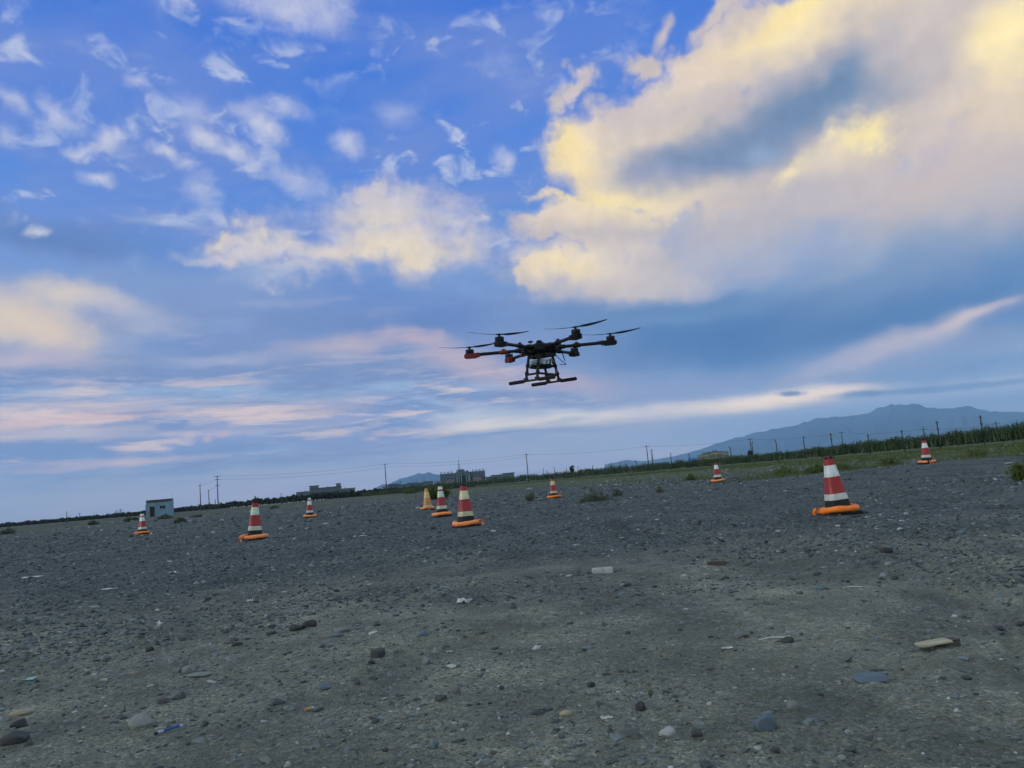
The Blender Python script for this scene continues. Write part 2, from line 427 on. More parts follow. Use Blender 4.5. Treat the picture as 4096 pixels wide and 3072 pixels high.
PUFFS = [((640, 14), 120, 42, 8, .85), ((690, 60), 70, 26, 20, .5), ((300, 182), 34, 15, 25, .6), ((405, 240), 60, 28, 20, .4),
         ((430, 300), 42, 20, 25, .9), ((500, 340), 56, 17, 28, .9), ((576, 292), 36, 26, 40, .95), ((610, 236), 46, 24, 5, .75),
         ((535, 245), 36, 26, 20, .55), ((212, 380), 38, 15, 25, .85), ((240, 300), 30, 15, 25, .8), ((130, 248), 58, 17, 28, .75),
         ((28, 220), 60, 16, 42, .7), ((350, 332), 30, 10, 12, .8), ((392, 362), 26, 13, 25, .6), ((440, 415), 36, 16, 25, .5),
         ((748, 300), 34, 20, 10, .8), ((1090, 345), 24, 18, 0, .8), ((1048, 478), 16, 7, 0, .9), ((20, 300), 30, 18, 10, .55), ((186, 312), 40, 11, 8, .8),
         ((84, 498), 24, 9, -10, .9), ((990, 486), 24, 9, 0, .8), ((660, 400), 60, 22, 20, .5), ((860, 245), 40, 20, 20, .4)]


def bgnode(c):
    b = W.n('ShaderNodeBackground')
    W.put(b.inputs[0], c)
    b.inputs[1].default_value = 1.0
    return b.outputs[0]


def mixsh(f, a, b):
    nd = W.n('ShaderNodeMixShader')
    W.put(nd.inputs[0], f)
    wt.links.new(a, nd.inputs[1])
    wt.links.new(b, nd.inputs[2])
    return nd.outputs[0]


mid_az = az_el(MID * 4096 / 2212, 1100)[0]
lr = W.mr(az, mid_az - 1, mid_az + 1)
fr = mixsh(lr, bgnode(front('L')), bgnode(front('R')))
# the clouds in view belong to this stretch of sky; round the rest of the dome the unseen cloud is tinted and brightened to light the scene
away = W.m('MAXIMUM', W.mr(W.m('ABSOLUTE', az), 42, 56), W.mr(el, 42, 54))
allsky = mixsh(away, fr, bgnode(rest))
allsky = mixsh(W.mr(el, -2.5, -.8, 1, 0), allsky, bgnode(flat_col((70, 80, 92))))
wo = W.n('ShaderNodeOutputWorld')
wt.links.new(allsky, wo.inputs[0])
world.cycles.sampling_method = 'MANUAL'
world.cycles.sample_map_resolution = 512

# ---------------------------------------------------------------- sun, weak and soft: it stands behind thin cloud at dusk
sun_d = bpy.data.lights.new('sun', 'SUN')
sun_d.energy = 1.4
sun_d.angle = R(24)
sun_d.color = (1.0, .92, .66)
sun = bpy.data.objects.new('sun', sun_d)
COL.objects.link(sun)
sd = Vector((math.sin(SUN_AZ) * math.cos(SUN_EL), math.cos(SUN_AZ) * math.cos(SUN_EL), math.sin(SUN_EL)))
sun.rotation_euler = sd.to_track_quat('Z', 'Y').to_euler()
sun.location = (0, -20, 60)
# ================================================================ helpers
def tag(o, label=None, cat=None, group=None, kind=None):
    if label:
        o['label'] = label
    if cat:
        o['category'] = cat
    if group:
        o['group'] = group
    if kind:
        o['kind'] = kind
    return o


def empty(name, loc=(0, 0, 0), rz=0.0, parent=None):
    o = bpy.data.objects.new(name, None)
    o.empty_display_size = .1
    COL.objects.link(o)
    o.location = loc
    o.rotation_euler = (0, 0, rz)
    o.parent = parent
    return o


def link(name, me, parent=None, loc=(0, 0, 0), rot=(0, 0, 0), scale=(1, 1, 1)):
    o = bpy.data.objects.new(name, me)
    COL.objects.link(o)
    o.parent = parent
    o.location = loc
    o.rotation_euler = rot
    o.scale = scale
    return o


class MB:
    """collects shapes and turns them into ONE mesh"""

    def __init__(self):
        self.v, self.f, self.mi = [], [], []

    def add(self, vs, fs, mi=0):
        b = len(self.v)
        self.v += [tuple(p) for p in vs]
        self.f += [tuple(i + b for i in q) for q in fs]
        self.mi += [mi] * len(fs)
        return self

    def box(self, c, s, rz=0.0, mi=0, taper=1.0, rot=None):
        m = rot if rot is not None else Matrix.Rotation(rz, 3, 'Z')
        vs = []
        for dz in (-.5, .5):
            k = 1.0 if dz < 0 else taper
            for dx, dy in ((-.5, -.5), (.5, -.5), (.5, .5), (-.5, .5)):
                vs.append(m @ Vector((dx * s[0] * k, dy * s[1] * k, dz * s[2])) + Vector(c))
        return self.add(vs, [(3, 2, 1, 0), (4, 5, 6, 7), (0, 1, 5, 4), (1, 2, 6, 5), (2, 3, 7, 6), (3, 0, 4, 7)], mi)

    def tube(self, path, rad, n=8, mi=0, caps=True, closed=False):
        path = [Vector(p) for p in path]
        m = len(path)
        rads = rad if isinstance(rad, (list, tuple)) else [rad] * m
        vs, ref = [], None
        for i, p in enumerate(path):
            if closed:
                t = path[(i + 1) % m] - path[i - 1]
            else:
                t = path[min(i + 1, m - 1)] - path[max(i - 1, 0)]
            t.normalize()
            if ref is None:
                ref = Vector((0, 0, 1)) if abs(t.z) < .9 else Vector((1, 0, 0))
            a = t.cross(ref).normalized()
            b = a.cross(t).normalized()
            ref = b
            for k in range(n):
                w = 2 * math.pi * k / n
                vs.append(p + (a * math.cos(w) + b * math.sin(w)) * rads[i])
        fs = []
        for i in range(m if closed else m - 1):
            j = (i + 1) % m
            for k in range(n):
                fs.append((i * n + k, i * n + (k + 1) % n, j * n + (k + 1) % n, j * n + k))
        if caps and not closed:
            fs.append(tuple(range(n))[::-1])
            fs.append(tuple((m - 1) * n + k for k in range(n)))
        return self.add(vs, fs, mi)

    def lathe(self, prof, n=24, c=(0, 0, 0), mi=0, cap=True):
        vs, fs = [], []
        for r, z in prof:
            for k in range(n):
                w = 2 * math.pi * k / n
                vs.append((c[0] + r * math.cos(w), c[1] + r * math.sin(w), c[2] + z))
        for i in range(len(prof) - 1):
            for k in range(n):
                fs.append((i * n + k, i * n + (k + 1) % n, (i + 1) * n + (k + 1) % n, (i + 1) * n + k))
        if cap:
            fs.append(tuple(range(n))[::-1])
            fs.append(tuple((len(prof) - 1) * n + k for k in range(n)))
        return self.add(vs, fs, mi)

    def mesh(self, name, mats, smooth=None):
        me = bpy.data.meshes.new(name)
        me.from_pydata(self.v, [], self.f)
        for m in (mats if isinstance(mats, (list, tuple)) else [mats]):
            me.materials.append(m)
        if any(self.mi):
            me.polygons.foreach_set('material_index', self.mi)
        if smooth is not None:
            me.polygons.foreach_set('use_smooth', [True] * len(self.f))
            me.set_sharp_from_angle(angle=R(smooth))
        me.update()
        return me

    def build(self, name, mats, parent=None, smooth=None, loc=(0, 0, 0), rot=(0, 0, 0)):
        return link(name, self.mesh(name, mats, smooth), parent, loc, rot)


def np_mesh(name, verts, tris, mat, smooth=False):
    """big mesh straight from arrays"""
    me = bpy.data.meshes.new(name)
    k = tris.shape[1]
    me.vertices.add(len(verts))
    me.vertices.foreach_set('co', np.ascontiguousarray(verts, dtype=np.float32).ravel())
    me.loops.add(tris.size)
    me.loops.foreach_set('vertex_index', np.ascontiguousarray(tris, dtype=np.int32).ravel())
    me.polygons.add(len(tris))
    me.polygons.foreach_set('loop_start', np.arange(0, tris.size, k, dtype=np.int32))
    me.polygons.foreach_set('use_smooth', np.full(len(tris), smooth))
    me.materials.append(mat)
    me.update(calc_edges=True)
    me.validate()
    return me


# ---------------------------------------------------------------- numpy noise
def _hash(ix, iy, seed):
    h = (ix.astype(np.int64) * 374761393 + iy.astype(np.int64) * 668265263 + seed * 144665) & 0xffffffff
    h = ((h ^ (h >> 13)) * 1274126177) & 0xffffffff
    return ((h ^ (h >> 16)) & 0xffff) / 65535.0


def vnoise(x, y, seed=0):
    ix, iy = np.floor(x), np.floor(y)
    fx, fy = x - ix, y - iy
    fx, fy = fx * fx * fx * (fx * (fx * 6 - 15) + 10), fy * fy * fy * (fy * (fy * 6 - 15) + 10)
    a, b = _hash(ix, iy, seed), _hash(ix + 1, iy, seed)
    c, d = _hash(ix, iy + 1, seed), _hash(ix + 1, iy + 1, seed)
    return (a + (b - a) * fx) * (1 - fy) + (c + (d - c) * fx) * fy - .5


def fbm(x, y, seed=0, oct=4, gain=.5):
    s, a, k = 0, 1.0, 1.0
    for o in range(oct):
        s = s + a * vnoise(x * k + o * 17.3, y * k - o * 9.1, seed + o)
        a *= gain
        k *= 2.03
    return s


# ---------------------------------------------------------------- materials
def mat(name, rough=.7, metallic=0.0, spec=.4):
    m = bpy.data.materials.new(name)
    m.use_nodes = True
    t = m.node_tree
    b = t.nodes['Principled BSDF']
    b.inputs['Roughness'].default_value = rough
    b.inputs['Metallic'].default_value = metallic
    b.inputs['Specular IOR Level'].default_value = spec
    return m, NB(t), b


def simple(name, col, rough=.7, metallic=0.0, spec=.4, var=.25, scale=8.0, bump=0.0, bscale=40.0, dirt=None):
    """one colour with mottling, optional dirt and fine relief"""
    m, N, b = mat(name, rough, metallic, spec)
    co = N.n('ShaderNodeTexCoord').outputs['Object']
    n1 = N.noise(co, scale, 6, .6)
    c = N.mix(N.mr(n1, .3, .7), tuple(x * (1 - var) for x in col), tuple(min(1, x * (1 + var)) for x in col))
    if dirt:
        n2 = N.noise(N.vm('ADD', co, (3, 1, 7)), scale * .6, 8, .7)
        c = N.mix(N.mr(n2, .52, .75, 0, .75), c, dirt)
    N.put(b.inputs['Base Color'], c)
    N.put(b.inputs['Roughness'], N.mr(n1, .3, .7, max(0, rough - .1), min(1, rough + .1)))
    if bump:
        bp = N.n('ShaderNodeBump')
        bp.inputs['Strength'].default_value = .6
        bp.inputs['Distance'].default_value = bump
        N.put(bp.inputs['Height'], N.noise(co, bscale, 5, .6))
        N.t.links.new(bp.outputs[0], b.inputs['Normal'])
    return m


# ================================================================ ground
def ground_h(x, y):
    x = np.asarray(x, float)
    y = np.asarray(y, float)
    r = np.hypot(x, y)
    near = np.clip((60 - r) / 50, 0, 1)
    h = fbm(x / 7.0, y / 7.0, 3, 3) * .06 * np.clip((r - 1.0) / 6, 0, 1) * np.clip((400 - r) / 300, 0, 1)
    h = h + fbm(x / 1.1, y / 1.1, 5, 4) * .030 * near
    h = h + fbm(x / .16, y / .16, 9, 3) * .006 * np.clip((16 - r) / 10, 0, 1)
    # low bank to the right where the gravel rises towards the grass
    h = h + .16 * np.exp(-(((x - 13.0) / 5.0) ** 2 + ((y - 23.5) / 4.5) ** 2))
    h = h + .10 * np.exp(-(((x + 22) / 9.0) ** 2 + ((y - 64) / 12.0) ** 2)) * (1 + 2 * fbm(x / 2.5, y / 2.5, 21, 3))
    h = h - .065 * np.exp(-(((x - 3.8) / 2.6) ** 2 + ((y - 9.5) / 2.2) ** 2))
    # wheel ruts
    for pts, dep, wid in TRACKS:
        m = (np.abs(x - pts[:, 0].mean()) < np.ptp(pts[:, 0]) / 2 + 2) & (np.abs(y - pts[:, 1].mean()) < np.ptp(pts[:, 1]) / 2 + 2)
        if not m.any():
            continue
        xs, ys = x[m], y[m]
        best = np.full(xs.shape, 9.0)
        along = np.zeros(xs.shape)
        acc = 0.0
        for a, b in zip(pts[:-1], pts[1:]):
            d = b - a
            L = np.hypot(*d)
            t = np.clip(((xs - a[0]) * d[0] + (ys - a[1]) * d[1]) / L ** 2, 0, 1)
            q = np.hypot(xs - a[0] - t * d[0], ys - a[1] - t * d[1])
            u = q < best
            best = np.where(u, q, best)
            along = np.where(u, acc + t * L, along)
            acc += L
        prof = np.exp(-(best / wid) ** 4) * -dep + np.exp(-((best - wid * 1.45) / (wid * .4)) ** 2) * dep * .6
        prof = prof + np.exp(-(best / wid) ** 4) * dep * .5 * np.cos(best * 2 * math.pi / .075) + np.exp(-(best / wid) ** 4) * dep * .22 * np.sin(along * 2 * math.pi / .13)
        h = h.copy()
        h[m] = h[m] + prof
    return h


def _track(pix):
    p = np.array([[on_ground(*q).x, on_ground(*q).y] for q in pix])
    # smooth the corner points
    t = np.linspace(0, len(p) - 1, 26)
    k = np.arange(len(p))
    return np.stack([np.interp(t, k, p[:, 0]), np.interp(t, k, p[:, 1])], 1)


TRACKS = [(_track([(3560, 2095), (3760, 2165), (3930, 2255), (4060, 2370), (4180, 2540), (4300, 2800)]), .013, .12),
          (_track([(3300, 3100), (3430, 2800), (3560, 2600), (3720, 2430), (3980, 2290), (4300, 2180)]), .009, .12),
          (_track([(1500, 2620), (2100, 2500), (2500, 2380), (2900, 2260), (3100, 2180)]), .009, .13),
          (_track([(3420, 2120), (3640, 2200), (3800, 2300), (3920, 2430), (4020, 2620), (4120, 2900)]), .010, .12),
          (_track([(0, 2780), (500, 2640), (1000, 2480), (1600, 2330), (2100, 2230)]), .008, .13)]


def gz(x, y):
    return float(ground_h(np.array([x]), np.array([y]))[0])


def ground_mesh():
    dense = np.linspace(-46, 46, 640)
    coarse = np.linspace(46, 314, 68)[1:-1]
    ang = np.radians(np.concatenate([dense, coarse]))
    rr = np.concatenate([[.25, .5, .8], np.geomspace(1.0, 60, 430), np.geomspace(60, 500, 60)[1:], np.geomspace(500, 26000, 26)[1:]])
    A, Q = np.meshgrid(ang, rr)
    X, Y = np.sin(A) * Q, np.cos(A) * Q
    Z = ground_h(X.ravel(), Y.ravel())
    v = np.stack([X.ravel(), Y.ravel(), Z], 1)
    na, nr = len(ang), len(rr)
    i = np.arange(nr - 1)[:, None] * na
    j = np.arange(na)[None, :]
    k = (j + 1) % na
    q = np.stack([i + j, i + k, i + na + k, i + na + j], -1).reshape(-1, 4)[:, ::-1]
    v = np.vstack([v, [[0, 0, 0]]])
    me = np_mesh('ground', v, q, MAT_GROUND, smooth=True)
    return me


def ground_material():
    m, N, b = mat('gravelly_dirt', .9, 0, .25)
    co = N.n('ShaderNodeTexCoord').outputs['Object']
    sp = N.n('ShaderNodeSeparateXYZ')
    N.put(sp.inputs[0], co)
    big = N.noise(co, .35, 5, .6)
    mid = N.noise(co, 2.2, 6, .65)
    fine = N.noise(co, 26, 7, .7)
    grit = N.n('ShaderNodeTexVoronoi', feature='F1')
    N.put(grit.inputs['Vector'], co)
    grit.inputs['Scale'].default_value = 46
    grit2 = N.n('ShaderNodeTexVoronoi', feature='F1')
    N.put(grit2.inputs['Vector'], N.vm('ADD', co, (.3, .7, 0)))
    grit2.inputs['Scale'].default_value = 17
    gv = N.n('ShaderNodeSeparateColor')
    N.put(gv.inputs[0], grit.outputs['Color'])
    gv2 = N.n('ShaderNodeSeparateColor')
    N.put(gv2.inputs[0], grit2.outputs['Color'])
    # fine tan dirt close by gives way to dark loose gravel further out
    dirt = N.mix(N.mr(mid, .35, .65), (.185, .186, .138), (.325, .318, .24))
    grav = N.ramp(gv.outputs[0], [(0, (.018, .028, .032)), (.55, (.048, .068, .075)), (.85, (.12, .152, .158)), (1, (.30, .335, .345))])
    grav = N.mix(N.mr(gv2.outputs[1], .5, 1.0, 0, .6), grav, (.10, .10, .09))
    k = N.mr(N.m('ADD', N.m('MULTIPLY', sp.outputs[1], .10), N.m('MULTIPLY', N.m('SUBTRACT', big, .5), 1.6)), .28, .95, .25, .95)
    grit3 = N.n('ShaderNodeTexVoronoi', feature='F1')
    N.put(grit3.inputs['Vector'], N.vm('MULTIPLY', N.vm('ADD', co, (.9, .2, 0)), (1, .8, 1)))
    grit3.inputs['Scale'].default_value = 120
    gv3 = N.n('ShaderNodeSeparateColor')
    N.put(gv3.inputs[0], grit3.outputs['Color'])
    speck = N.ramp(gv3.outputs[0], [(0, (.42, .42, .42)), (.35, (.8, .8, .8)), (.7, (1.05, 1.05, 1.03)), (.93, (1.3, 1.3, 1.27)), (1, (1.9, 1.9, 1.85))])
    dirt = N.mix(N.mr(mid, .35, .65, .35, .9), dirt, speck, 'MULTIPLY')
    grav = N.mix(.6, grav, speck, 'MULTIPLY')
    c = N.mix(k, dirt, grav)
    patchn = N.noise(N.vm('MULTIPLY', co, (1, .55, 1)), 1.3, 6, .62, .5)
    c = N.mix(1.0, c, N.ramp(patchn, [(.25, (.42, .46, .48)), (.48, (.92, .93, .93)), (.75, (1.5, 1.47, 1.4))]), 'MULTIPLY')
    c = N.mix(N.mr(fine, .3, .7, .0, .75), c, N.mix(.4, c, (.06, .058, .05)))
    # thin greenish cover beyond the yard
    gx = N.m('MULTIPLY_ADD', N.m('MAXIMUM', sp.outputs[0], 0.0), 2.1, sp.outputs[1])
    far = N.mr(N.m('ADD', gx, N.m('MULTIPLY', N.m('SUBTRACT', big, .5), 46.0)), 50, 74, 0, .85)
    gcol = N.mix(N.mr(mid, .3, .7), (.042, .062, .022), (.10, .115, .045))
    gcol = N.mix(N.mr(sp.outputs[0], -12, 0, 1, 0), gcol, N.mix(N.mr(mid, .3, .7), (.055, .066, .045), (.115, .122, .09)))
    c = N.mix(far, c, gcol)
    N.put(b.inputs['Base Color'], c)
    bp = N.n('ShaderNodeBump')
    bp.inputs['Strength'].default_value = .9
    bp.inputs['Distance'].default_value = .02
    hsum = N.m('ADD', N.m('MULTIPLY', N.m('ADD', grit.outputs['Distance'], N.m('MULTIPLY', grit3.outputs['Distance'], .7)), -.6), N.m('ADD', N.m('MULTIPLY', grit2.outputs['Distance'], -.8), N.m('MULTIPLY', fine, .8)))
    N.put(bp.inputs['Height'], hsum)
    N.t.links.new(bp.outputs[0], b.inputs['Normal'])
    return m


MAT_GROUND = ground_material()
tag(link('ground', ground_mesh()), kind='structure')


# ---------------------------------------------------------------- rocks
def ico(sub):
    t = (1 + 5 ** .5) / 2
    v = np.array([(-1, t, 0), (1, t, 0), (-1, -t, 0), (1, -t, 0), (0, -1, t), (0, 1, t), (0, -1, -t), (0, 1, -t), (t, 0, -1), (t, 0, 1), (-t, 0, -1), (-t, 0, 1)], float)
    v /= np.linalg.norm(v[0])
    f = [(0, 11, 5), (0, 5, 1), (0, 1, 7), (0, 7, 10), (0, 10, 11), (1, 5, 9), (5, 11, 4), (11, 10, 2), (10, 7, 6), (7, 1, 8), (3, 9, 4), (3, 4, 2), (3, 2, 6), (3, 6, 8), (3, 8, 9), (4, 9, 5), (2, 4, 11), (6, 2, 10), (8, 6, 7), (9, 8, 1)]
    v = [tuple(p) for p in v]
    for _ in range(sub):
        mid, nf = {}, []

        def mp(a, b):
            k = (min(a, b), max(a, b))
            if k not in mid:
                q = np.array(v[a]) + np.array(v[b])
                v.append(tuple(q / np.linalg.norm(q)))
                mid[k] = len(v) - 1
            return mid[k]
        for a, b_, c in f:
            x, y, z = mp(a, b_), mp(b_, c), mp(c, a)
            nf += [(a, x, z), (b_, y, x), (c, z, y), (x, y, z)]
        f = nf
    return np.array(v), np.array(f)


def stone_material(name, stops, scale=9, random_island=True, rough=.75):
    m, N, b = mat(name, rough, 0, .35)
    co = N.n('ShaderNodeTexCoord').outputs['Object']
    if random_island:
        g = N.n('ShaderNodeNewGeometry')
        base = N.ramp(g.outputs['Random Per Island'], stops)
    else:
        oi = N.n('ShaderNodeObjectInfo')
        base = N.ramp(oi.outputs['Random'], stops)
    n1 = N.noise(co, scale, 7, .65)
    c = N.mix(N.mr(n1, .3, .72, 0, .6), base, N.mix(.6, base, (.03, .03, .03)))
    n2 = N.noise(co, scale * 6, 4, .6)
    c = N.mix(N.mr(n2, .6, .8, 0, .35), c, (.30, .28, .24))
    N.put(b.inputs['Base Color'], c)
    bp = N.n('ShaderNodeBump')
    bp.inputs['Strength'].default_value = .5
    bp.inputs['Distance'].default_value = .004
    N.put(bp.inputs['Height'], n2)
    N.t.links.new(bp.outputs[0], b.inputs['Normal'])
    return m


MAT_GRAVEL = stone_material('gravel_stones', [(0, (.035, .042, .042)), (.25, (.08, .095, .09)), (.5, (.13, .152, .138)), (.72, (.18, .205, .182)), (.9, (.12, .155, .168)), (.97, (.28, .30, .285)), (1, (.5, .52, .5))], scale=14)


MAT_GRAVEL_D = stone_material('dark_gravel_stones', [(0, (.022, .029, .03)), (.25, (.045, .058, .06)), (.5, (.078, .098, .098)), (.72, (.12, .143, .14)), (.88, (.11, .145, .155)), (.97, (.24, .27, .265)), (1, (.42, .44, .435))], scale=14)


def scatter_stones(name, n, r0, r1, size0, expo, sub, amax=44, m_=None, pw=1.0, flat=(.35, .7), sig=.45):
    V, Fc = ico(sub)
    nv = len(V)
    u = rng.random(n)
    if pw == 1.0:
        r = r0 * (r1 / r0) ** u
    else:
        r = r0 + (r1 - r0) * u
    a = np.radians(rng.uniform(-amax, amax, n))
    x, y = np.sin(a) * r, np.cos(a) * r
    # clustered: skip where a patch noise is low
    keep = vnoise(x / .9, y / .9, 31) + vnoise(x / 3.1, y / 3.1, 77) > rng.uniform(-.75, .25, n)
    x, y, r = x[keep], y[keep], r[keep]
    n = len(x)
    s = size0 * (r / r0) ** expo * np.exp(rng.normal(0, sig, n))
    s = np.minimum(s, .012 + r * .0022)
    sc = np.stack([s * rng.uniform(.8, 1.5, n), s * rng.uniform(.6, 1.0, n), s * rng.uniform(*flat, n)], 1)
    jit = 1 + rng.normal(0, .16, (n, nv))
    P = V[None] * jit[..., None]
    P = np.sign(P) * np.abs(P) ** .85 * sc[:, None, :]
    th = rng.uniform(0, 6.28, n)
    c, sn = np.cos(th)[:, None], np.sin(th)[:, None]
    tl = rng.normal(0, .18, n)[:, None]
    X, Y, Z = P[..., 0], P[..., 1], P[..., 2]
    Z = Z + X * tl
    Xr, Yr = X * c - Y * sn, X * sn + Y * c
    z0 = ground_h(x, y) + sc[:, 2] * rng.uniform(-.25, .55, n)
    P = np.stack([Xr + x[:, None], Yr + y[:, None], Z + z0[:, None]], -1).reshape(-1, 3)
    T = (Fc[None] + (np.arange(n) * nv)[:, None, None]).reshape(-1, 3)
    o = link(name, np_mesh(name, P, T, m_ or MAT_GRAVEL, smooth=False))
    return o


tag(scatter_stones('gravel', 26000, 1.2, 7, .0022, .7, 0, sig=.35), 'grit and tiny chips strewn over the near dirt', 'gravel', kind='stuff')
tag(scatter_stones('gravel', 7000, 1.2, 6.5, .0033, .75, 1, sig=.5), 'fine loose pebbles strewn over the dirt', 'gravel', kind='stuff')
tag(scatter_stones('gravel', 60000, 4.5, 48, .0068, .70, 0, sig=.45, m_=MAT_GRAVEL_D), 'coarse dark gravel covering the yard', 'gravel', kind='stuff')
tag(scatter_stones('gravel', 5000, 26, 95, .045, .35, 0, sig=.55, pw=0), 'pale rubble scattered along the far edge of the yard', 'gravel', kind='stuff')
# ================================================================ traffic cones and their weight rings
MAT_RUBBER = simple('black_rubber', (.012, .012, .013), .75, var=.3, scale=12, bump=.002, bscale=60, dirt=(.06, .058, .05))


def band_material(name, col, gloss=.32, dirt=(.10, .09, .075), pattern=True):
    m, N, b = mat(name, gloss, 0, .5)
    co = N.n('ShaderNodeTexCoord').outputs['Object']
    n1 = N.noise(co, 9, 7, .65)
    n2 = N.noise(N.vm('MULTIPLY', co, (1, 1, .35)), 26, 6, .7)
    c = N.mix(N.mr(n1, .3, .7), tuple(x * .8 for x in col), tuple(min(1, x * 1.1) for x in col))
    c = N.mix(N.mr(n2, .50, .78, 0, .7), c, dirt)
    sz = N.n('ShaderNodeSeparateXYZ')
    N.put(sz.inputs[0], co)
    c = N.mix(N.m('MULTIPLY', N.mr(sz.outputs[2], .40, .10), N.mr(n1, .35, .65, .1, .6)), c, dirt)
    N.put(b.inputs['Base Color'], c)
    N.put(b.inputs['Roughness'], N.mr(n2, .35, .7, gloss, gloss + .35))
    bp = N.n('ShaderNodeBump')
    bp.inputs['Strength'].default_value = .7
    bp.inputs['Distance'].default_value = .004
    N.put(bp.inputs['Height'], N.noise(N.vm('MULTIPLY', co, (1, 1, .6)), 16, 5, .6, .8))
    N.t.links.new(bp.outputs[0], b.inputs['Normal'])
    return m


MAT_RED = band_material('red_sleeve', (.33, .009, .010))
MAT_WHITE = band_material('white_reflective_tape', (.66, .68, .68), .4)
MAT_PALEGREEN = band_material('pale_green_tape', (.56, .66, .47), .4)
MAT_CREAM = band_material('cream_tape', (.68, .60, .33), .4)
MAT_OCHRE = band_material('ochre_tape', (.72, .48, .22), .4)
MAT_AMBER = band_material('amber_sleeve', (.62, .25, .045))
MAT_YELLOW = band_material('yellow_tape', (.70, .52, .16), .4)
MAT_TRIM_W = band_material('tape_edge_white', (.70, .70, .66), .45)
MAT_ORANGE = simple('orange_canvas', (.90, .21, .022), .6, var=.16, scale=7, bump=.003, bscale=26, dirt=(.50, .17, .05))
MAT_ORANGE_P = simple('faded_orange_canvas', (.88, .27, .085), .65, var=.16, scale=7, bump=.003, bscale=26, dirt=(.48, .2, .10))


def rsq(w, n=32, p=5.0):
    """rounded square outline of half-width w"""
    out = []
    for k in range(n):
        a = 2 * math.pi * k / n
        c, s = math.cos(a), math.sin(a)
        r = w / (abs(c) ** p + abs(s) ** p) ** (1 / p)
        out.append((c * r, s * r))
    return out


CONE_H = .70


def cone_w(z):
    return .137 + (.040 - .137) * max(0, min(1, (z - .03) / (CONE_H - .03)))


def sleeve(mb, z0, z1, off, steps=3, wob=0.0, mi=0, rag=0.0, seed=0):
    n = 32
    rr = random.Random(seed)
    ph = rr.random() * 6
    vs, fs = [], []
    for i in range(steps + 1):
        for k, (x, y) in enumerate(rsq(1.0, n)):
            zz = z0 + (z1 - z0) * i / steps
            a = 2 * math.pi * k / n
            if i == steps and rag:
                zz += rag * (math.sin(a * 3 + ph) * .6 + rr.uniform(-.6, .6))
            else:
                zz += wob * math.sin(a * 2 + ph + i)
            w = cone_w(zz) + off + wob * .5 * math.sin(a * 5 + i * 2 + ph)
            vs.append((x * w, y * w, zz))
    for i in range(steps):
        for k in range(n):
            fs.append((i * n + k, i * n + (k + 1) % n, (i + 1) * n + (k + 1) % n, (i + 1) * n + k))
    mb.add(vs, fs, mi)


